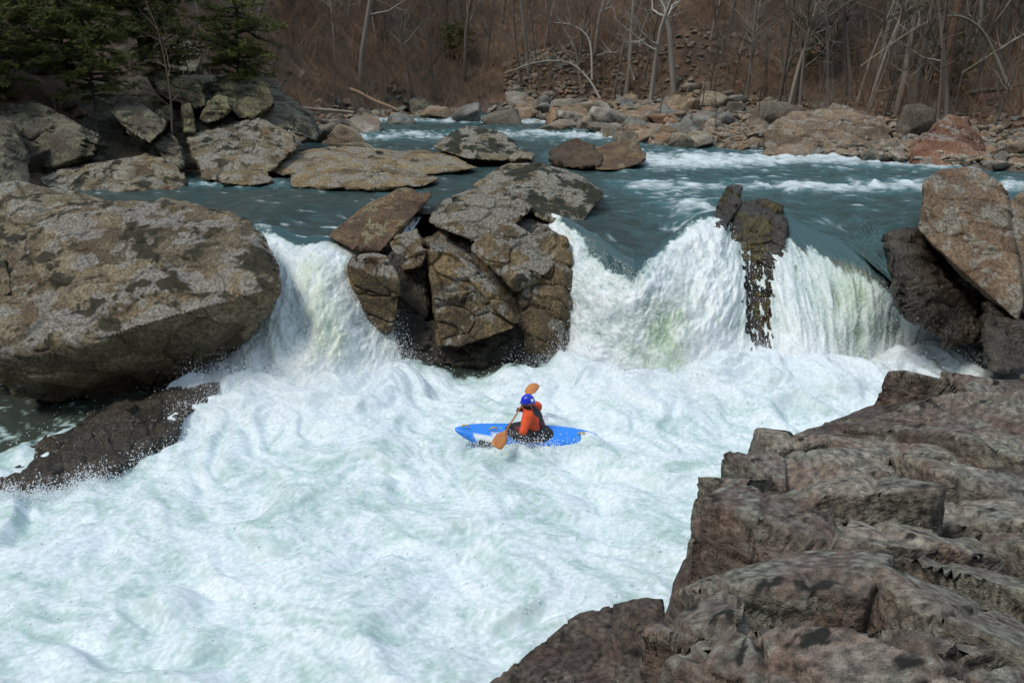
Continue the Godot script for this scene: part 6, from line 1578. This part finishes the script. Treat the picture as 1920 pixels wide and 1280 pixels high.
func body_mesh(bones: Array, cell: float, blend: float, color_of: Callable) -> ArrayMesh:
	# distance field of tapered capsules on a grid, meshed as surface nets
	var lo := Vector3.ONE * 1e6
	var hi := Vector3.ONE * -1e6
	for b in bones:
		var m: float = maxf(b[1], b[3]) + 0.05
		lo = lo.min(b[0] - Vector3.ONE * m).min(b[2] - Vector3.ONE * m)
		hi = hi.max(b[0] + Vector3.ONE * m).max(b[2] + Vector3.ONE * m)
	var n := Vector3i(((hi - lo) / cell).ceil()) + Vector3i.ONE
	var f := PackedFloat32Array()
	f.resize(n.x * n.y * n.z)
	f.fill(1.0)
	for b in bones:
		var a: Vector3 = b[0]
		var e: Vector3 = b[2] - b[0]
		var ll := maxf(e.length_squared(), 1e-9)
		var m: float = maxf(b[1], b[3]) + blend + cell * 2.0
		var p0 := Vector3i(((a.min(b[2]) - Vector3.ONE * m - lo) / cell).floor()).clamp(Vector3i.ZERO, n - Vector3i.ONE)
		var p1 := Vector3i(((a.max(b[2]) + Vector3.ONE * m - lo) / cell).ceil()).clamp(Vector3i.ZERO, n - Vector3i.ONE)
		var r0: float = b[1]
		var r1: float = b[3]
		var sq: Vector3 = b[4] if b.size() > 4 else Vector3.ONE
		for z in range(p0.z, p1.z + 1):
			for y in range(p0.y, p1.y + 1):
				for x in range(p0.x, p1.x + 1):
					var p := lo + Vector3(x, y, z) * cell - a
					var t := clampf(p.dot(e) / ll, 0.0, 1.0)
					var d := ((p - e * t) * sq).length() - lerpf(r0, r1, t)
					var k := (z * n.y + y) * n.x + x
					f[k] = smin(f[k], d, blend)
	var v := PackedVector3Array()
	var c := PackedColorArray()
	var idx := PackedInt32Array()
	var at := {}
	for z in n.z - 1:
		for y in n.y - 1:
			for x in n.x - 1:
				var k := (z * n.y + y) * n.x + x
				var sum := Vector3.ZERO
				var crossings := 0
				for ed in EDGES:
					var o0: Vector3i = ed[0]
					var o1: Vector3i = ed[1]
					var d0 := f[k + (o0.z * n.y + o0.y) * n.x + o0.x]
					var d1 := f[k + (o1.z * n.y + o1.y) * n.x + o1.x]
					if (d0 < 0.0) != (d1 < 0.0):
						sum += Vector3(o0).lerp(Vector3(o1), d0 / (d0 - d1))
						crossings += 1
				if crossings:
					at[k] = v.size()
					var p := lo + (Vector3(x, y, z) + sum / crossings) * cell
					v.append(p)
					c.append(color_of.call(p))
	var sx := 1
	var sy := n.x
	var sz := n.x * n.y
	for k in at:
		var inside: bool = f[k] < 0.0
		for ax in [[sx, sy, sz], [sy, sz, sx], [sz, sx, sy]]:
			if (f[k + ax[0]] < 0.0) == inside: continue
			var a0: int = k
			var a1: int = k - ax[1]
			var a2: int = k - ax[1] - ax[2]
			var a3: int = k - ax[2]
			if not (at.has(a1) and at.has(a2) and at.has(a3)): continue
			if inside: idx.append_array([at[a0], at[a2], at[a1], at[a0], at[a3], at[a2]])
			else: idx.append_array([at[a0], at[a1], at[a2], at[a0], at[a2], at[a3]])
	return mesh_of(smooth_arrays(v, c, idx))

const EDGES := [
	[Vector3i(0, 0, 0), Vector3i(1, 0, 0)], [Vector3i(0, 1, 0), Vector3i(1, 1, 0)], [Vector3i(0, 0, 1), Vector3i(1, 0, 1)], [Vector3i(0, 1, 1), Vector3i(1, 1, 1)],
	[Vector3i(0, 0, 0), Vector3i(0, 1, 0)], [Vector3i(1, 0, 0), Vector3i(1, 1, 0)], [Vector3i(0, 0, 1), Vector3i(0, 1, 1)], [Vector3i(1, 0, 1), Vector3i(1, 1, 1)],
	[Vector3i(0, 0, 0), Vector3i(0, 0, 1)], [Vector3i(1, 0, 0), Vector3i(1, 0, 1)], [Vector3i(0, 1, 0), Vector3i(0, 1, 1)], [Vector3i(1, 1, 0), Vector3i(1, 1, 1)],
]


func build_paddler() -> void:
	var pelvis := Vector3(0.42, 0.20, -13.55)
	var chest := Vector3(0.36, 0.50, -13.52)
	var neck := Vector3(0.305, 0.72, -13.49)
	var head := Vector3(0.275, 0.845, -13.48)
	var ls := Vector3(0.29, 0.63, -13.32)
	var rs := Vector3(0.45, 0.66, -13.68)
	var lh := Vector3(-0.03, 0.49, -13.21)
	var rh := Vector3(0.13, 0.62, -13.65)
	var le := Vector3(0.20, 0.42, -13.14)
	var re := Vector3(0.24, 0.52, -13.88)
	var person := thing("person", "kayaker in orange jacket and blue helmet gripping a wooden paddle", "person", pelvis)
	# body, head and hands: one skin of tapered limbs
	var shaft := (Vector3(0.45, 0.86, -14.36) - Vector3(-0.28, 0.365, -12.60)).normalized()
	var bones := [
		[pelvis, 0.165, chest, 0.168, Vector3(1.1, 1, 0.88)], [chest, 0.168, neck - Vector3(0, 0.08, 0), 0.115, Vector3(1.15, 1, 0.82)], [neck - Vector3(0, 0.07, 0), 0.062, neck + Vector3(-0.01, 0.06, 0), 0.056],
		[neck - Vector3(-0.01, 0.09, -0.08), 0.08, ls, 0.098], [neck - Vector3(-0.06, 0.09, 0.08), 0.08, rs, 0.098],
		[ls, 0.108, le, 0.076], [le, 0.054, lh + (le - lh) * 0.2, 0.036], [rs, 0.104, re, 0.072], [re, 0.054, rh + (re - rh) * 0.2, 0.036],
		[head + Vector3(0.015, 0.02, 0), 0.088, head + Vector3(-0.012, -0.055, 0), 0.066, Vector3(0.92, 1, 1.08)], [head + Vector3(-0.06, -0.075, 0), 0.034, head + Vector3(-0.02, -0.09, 0), 0.04],
		[head + Vector3(-0.088, -0.008, 0), 0.009, head + Vector3(-0.108, -0.035, 0), 0.013],
		[head + Vector3(0.01, -0.02, 0.088), 0.018, head + Vector3(0.012, -0.045, 0.086), 0.014], [head + Vector3(0.01, -0.02, -0.088), 0.018, head + Vector3(0.012, -0.045, -0.086), 0.014],
		[pelvis + Vector3(0.0, -0.05, 0.08), 0.10, pelvis + Vector3(-0.38, -0.02, 0.11), 0.075], [pelvis + Vector3(0.0, -0.05, -0.08), 0.10, pelvis + Vector3(-0.38, -0.02, -0.11), 0.075],
	]
	# fingers wrap the shaft, thumb the other way round
	for hand in [[lh, le], [rh, re]]:
		var h: Vector3 = hand[0]
		var back: Vector3 = (h - hand[1]).normalized()
		var across := shaft
		var out := across.cross(back).normalized()
		bones.append([h - back * 0.06, 0.033, h - back * 0.022 + out * 0.012, 0.03])
		for k in 4:
			var root: Vector3 = h + across * (k - 1.5) * 0.021 + out * 0.026
			var r := 0.0095 - 0.0006 * absf(k - 1.2)
			bones.append([root - back * 0.02, r + 0.001, root + back * 0.022, r])
			bones.append([root + back * 0.022, r, root + back * 0.03 - out * 0.036, r - 0.001])
			bones.append([root + back * 0.03 - out * 0.036, r - 0.001, root - back * 0.002 - out * 0.05, r - 0.0015])
		bones.append([h - back * 0.03 - across * 0.03 - out * 0.012, 0.011, h + back * 0.016 - across * 0.036 - out * 0.022, 0.009])
	var colour := func(p: Vector3) -> Color:
		if p.distance_to(lh) < 0.11 or p.distance_to(rh) < 0.10: return Color(0.018, 0.018, 0.02)
		if p.y > neck.y + 0.005 and p.distance_to(head) < 0.17:
			if p.y < head.y - 0.05 and p.x > head.x - 0.1 and p.x < head.x + 0.06: return Color(0.05, 0.035, 0.028)
			return Color(0.42, 0.22, 0.15)
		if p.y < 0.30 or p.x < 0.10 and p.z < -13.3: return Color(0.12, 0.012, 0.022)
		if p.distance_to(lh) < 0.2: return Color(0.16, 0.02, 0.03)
		return Color(0.82, 0.09, 0.015)
	var body := put("body", body_mesh(bones, 0.0125, 0.03, colour), mats.cloth, person)
	body.position = -pelvis
	# buoyancy vest over the jacket
	var vest := [[Vector3(0.47, 0.33, -13.58), 0.165, chest + Vector3(0.055, 0.02, -0.045), 0.152, Vector3(1.12, 1, 0.95)], [chest + Vector3(0.055, 0.02, -0.045), 0.152, Vector3(0.395, 0.60, -13.55), 0.118, Vector3(1.1, 1, 1.05)],
		[Vector3(0.42, 0.58, -13.44), 0.05, Vector3(0.33, 0.72, -13.43), 0.035], [Vector3(0.44, 0.60, -13.58), 0.05, Vector3(0.35, 0.72, -13.56), 0.035]]
	var vest_mesh := body_mesh(vest, 0.014, 0.04, func(p: Vector3) -> Color: return Color(0.10, 0.008, 0.02) if p.y < 0.46 else Color(0.022, 0.022, 0.025))
	body = put("buoyancy_vest", vest_mesh, mats.cloth, person)
	body.position = -pelvis
	# helmet: a shell with a short brim and a lighter emblem on its side
	var rings := []
	for j in 13:
		var a := PI * 0.5 * j / 12.0
		var ring := []
		for i in 28:
			var b := TAU * i / 28.0
			var flare := 1.0 + (0.09 if j == 0 else 0.02 if j == 1 else 0.0) * maxf(0.0, -cos(b))
			ring.append(Vector3(cos(b) * 0.138 * cos(a) * flare, -0.035 + 0.145 * sin(a) - 0.045 * (1.0 - sin(a)) * maxf(0.0, cos(b)), sin(b) * 0.118 * cos(a) * flare))
		rings.append(ring)
	var helmet := put("helmet", loft(rings, func(_p): return Color(0.010, 0.035, 0.52)), mats.plastic, person)
	helmet.position = head - pelvis + Vector3(0.014, 0.045, 0)
	helmet.rotation = Vector3(0, 0.25, 0.08)
	var mark := Tubes.new()
	for k in 5:
		var a := TAU * k / 5.0
		mark.tube([Vector3(0.055, 0.02, 0.108), Vector3(0.055 + 0.03 * cos(a), 0.02 + 0.03 * sin(a), 0.106 - 0.006 * sin(a))], [0.008, 0.011], 6, Color(0.75, 0.78, 0.8), true)
	put("emblem", mark.mesh(), mats.matte, helmet)
	var strap := Tubes.new()
	strap.tube([head + Vector3(0.0, 0.0, 0.098), head + Vector3(-0.025, -0.07, 0.075), head + Vector3(-0.04, -0.118, 0.0), head + Vector3(-0.025, -0.07, -0.075), head + Vector3(0.0, 0.0, -0.098)], [0.008, 0.008, 0.008, 0.008, 0.008], 5, Color(0.02, 0.02, 0.022))
	put("chin_strap", strap.mesh(), mats.matte, person).position = -pelvis
	for s in [-1.0, 1.0]:
		var eye := SphereMesh.new()
		eye.radius = 0.011
		eye.height = 0.022
		eye.radial_segments = 10
		eye.rings = 6
		put("eye", eye, make_material(Color(0.03, 0.022, 0.018), 0.3, false), person).position = head - pelvis + Vector3(-0.082, -0.002, 0.032 * s)
	# paddle
	var a0 := Vector3(-0.28, 0.365, -12.60)
	var b0 := Vector3(0.45, 0.86, -14.36)
	var paddle := thing("paddle", "orange brown wooden double bladed paddle held across the blue kayak", "paddle", a0)
	var t := Tubes.new()
	t.tube([Vector3.ZERO + (b0 - a0) * 0.12, (b0 - a0) * 0.88], [0.015, 0.015], 8, Color(0.42, 0.17, 0.055), true)
	put("shaft", t.mesh(), mats.wood, paddle)
	for e in 2:
		var tip := a0 if e == 0 else b0
		var dir := (b0 - a0).normalized() * (1.0 if e == 0 else -1.0)
		var face := (Vector3(0, 6.5, 0) - tip).normalized()
		face = (face - dir * face.dot(dir)).normalized()
		if e == 1: face = face.rotated(dir, 0.5)
		var wide := dir.cross(face).normalized()
		var rr := []
		for j in 15:
			var s := j / 14.0
			var hw := 0.105 * pow(sin(PI * clampf(0.10 + 0.62 * (1.0 - s), 0, 1)), 0.8) * (1.0 - 0.80 * sstep(0.55, 1.0, s)) + 0.012
			if j == 0: hw *= 0.55
			var mid := tip - a0 + dir * 0.48 * s + face * 0.03 * sin(PI * s)
			var ring := []
			for i in 12:
				var q := TAU * i / 12.0
				ring.append(mid + wide * cos(q) * hw + face * (sin(q) * (0.008 + 0.008 * s) - 0.02 * pow(cos(q), 2.0) * (hw / 0.1)))
			rr.append(ring)
		put("blade", loft(rr, func(p: Vector3) -> Color: return Color(0.50, 0.19, 0.05) * (1.0 + 0.25 * sin(p.dot(wide) * 260.0))), mats.wood, paddle)


# ------------------------------------------------------------------ the scene
func _ready() -> void:
	var camera := Camera3D.new()
	camera.name = "camera"
	camera.position = Vector3(0, 6.5, 0)
	camera.rotation = Vector3(-atan(1.0 / 3.0), 0, 0)
	camera.fov = rad_to_deg(2.0 * atan(640.0 / 1500.0))
	camera.near = 0.05
	camera.far = 600.0
	add_child(camera)
	var env := Environment.new()
	env.background_mode = Environment.BG_SKY
	var sky := Sky.new()
	var air := ProceduralSkyMaterial.new()
	air.sky_top_color = Color(0.80, 0.89, 0.99)
	air.sky_horizon_color = Color(0.56, 0.60, 0.65)
	air.sky_curve = 0.2
	air.ground_bottom_color = Color(0.12, 0.10, 0.08)
	air.ground_horizon_color = Color(0.3, 0.28, 0.26)
	air.sky_energy_multiplier = 0.84
	sky.sky_material = air
	env.sky = sky
	env.tonemap_mode = Environment.TONE_MAPPER_LINEAR
	env.tonemap_exposure = 1.55
	env.sdfgi_enabled = true
	env.ssao_enabled = true
	env.ssil_enabled = true
	var world := WorldEnvironment.new()
	world.name = "environment"
	world.environment = env
	add_child(world)
	var sun := DirectionalLight3D.new()
	sun.name = "sun"
	sun.light_energy = 0.5
	sun.light_angular_distance = 18.0
	sun.light_color = Color(1.0, 0.97, 0.93)
	sun.shadow_enabled = true
	sun.rotation_degrees = Vector3(-56, -60, 0)
	add_child(sun)

	noise_a = fast_noise(FastNoiseLite.TYPE_SIMPLEX_SMOOTH, 2, 11)
	noise_b = fast_noise(FastNoiseLite.TYPE_SIMPLEX_SMOOTH, 4, 23)
	noise_c = fast_noise(FastNoiseLite.TYPE_SIMPLEX_SMOOTH, 3, 37)
	noise_ridge = fast_noise(FastNoiseLite.TYPE_SIMPLEX_SMOOTH, 4, 51)
	noise_ridge.fractal_type = FastNoiseLite.FRACTAL_RIDGED
	noise_cell = fast_noise(FastNoiseLite.TYPE_CELLULAR, 1, 67)
	noise_cell.cellular_return_type = FastNoiseLite.RETURN_CELL_VALUE
	noise_edge = fast_noise(FastNoiseLite.TYPE_CELLULAR, 1, 67)
	noise_edge.cellular_return_type = FastNoiseLite.RETURN_DISTANCE2_SUB
	rng.seed = 1

	var grain := texture_noise(1024, 0.016, 7, 0.55, 1.0, 3)
	var stops := Gradient.new()
	stops.offsets = PackedFloat32Array([0.18, 0.36, 0.40, 0.55, 0.60, 0.66, 0.80])
	stops.colors = PackedColorArray([Color(0.52, 0.51, 0.50), Color(0.70, 0.69, 0.67), Color(0.78, 0.76, 0.74), Color(0.83, 0.82, 0.80), Color(0.93, 0.93, 0.91), Color(0.95, 0.95, 0.93), Color(1, 1, 1)])
	grain.color_ramp = stops
	var relief := texture_noise(1024, 0.02, 7, 0.0, 1.0, 4)
	var leafy := texture_noise(1024, 0.06, 3, 0.5, 1.0, 5, FastNoiseLite.TYPE_CELLULAR)
	var froth := texture_noise(1024, 0.014, 6, 0.0, 1.0, 6)
	mats.rock = grainy(make_material(Color(1, 1, 1), 0.85), grain, relief, 0.7, 1.1)
	var speck := texture_noise(1024, 0.07, 4, 0.55, 1.0, 9)
	mats.wet = grainy(make_material(Color(1, 1, 1), 0.32), grain, relief, 0.7, 2.5)
	for m in [mats.rock, mats.wet]:
		m.detail_enabled = true
		m.detail_blend_mode = BaseMaterial3D.BLEND_MODE_MUL
		m.detail_uv_layer = BaseMaterial3D.DETAIL_UV_2
		m.detail_albedo = speck
		m.uv2_triplanar = true
		m.uv2_world_triplanar = true
		m.uv2_scale = Vector3.ONE * 1.7
	mats.litter = grainy(make_material(Color(1, 1, 1), 0.95), leafy, leafy, 0.35, 6.0)
	mats.bark = make_material(Color(1, 1, 1), 0.9)
	mats.needles = make_material(Color(1, 1, 1), 0.7)
	mats.needles.backlight_enabled = true
	mats.needles.backlight = Color(0.3, 0.3, 0.3)
	var bubbles := texture_noise(1024, 0.02, 6, 0.90, 1.0, 12)
	mats.foam = grainy(make_material(Color(1, 1, 1), 0.55), bubbles, froth, 0.5, 0.4)
	mats.fall = grainy(make_material(Color(1, 1, 1), 0.45), bubbles, froth, 0.8, 0.7)
	mats.spray = make_material(Color(0.86, 0.9, 0.92), 0.4, false)
	mats.river = grainy(make_material(Color(1, 1, 1), 0.14), null, froth, 0.55, 3.2)
	mats.plastic = make_material(Color(1, 1, 1), 0.35)
	mats.matte = make_material(Color(1, 1, 1), 0.7)
	mats.cloth = grainy(make_material(Color(1, 1, 1), 0.55), null, froth, 3.0, 0.9)
	mats.wood = make_material(Color(1, 1, 1), 0.4)
	var drop := SphereMesh.new()
	drop.radius = 1.0
	drop.height = 2.0
	drop.radial_segments = 6
	drop.rings = 3
	drop_mesh = drop

	build_ground()
	build_river()
	build_pool()
	build_falls()
	build_rocks()
	build_banks()
	build_forest()
	build_kayak()
	build_paddler()
	build_spray()
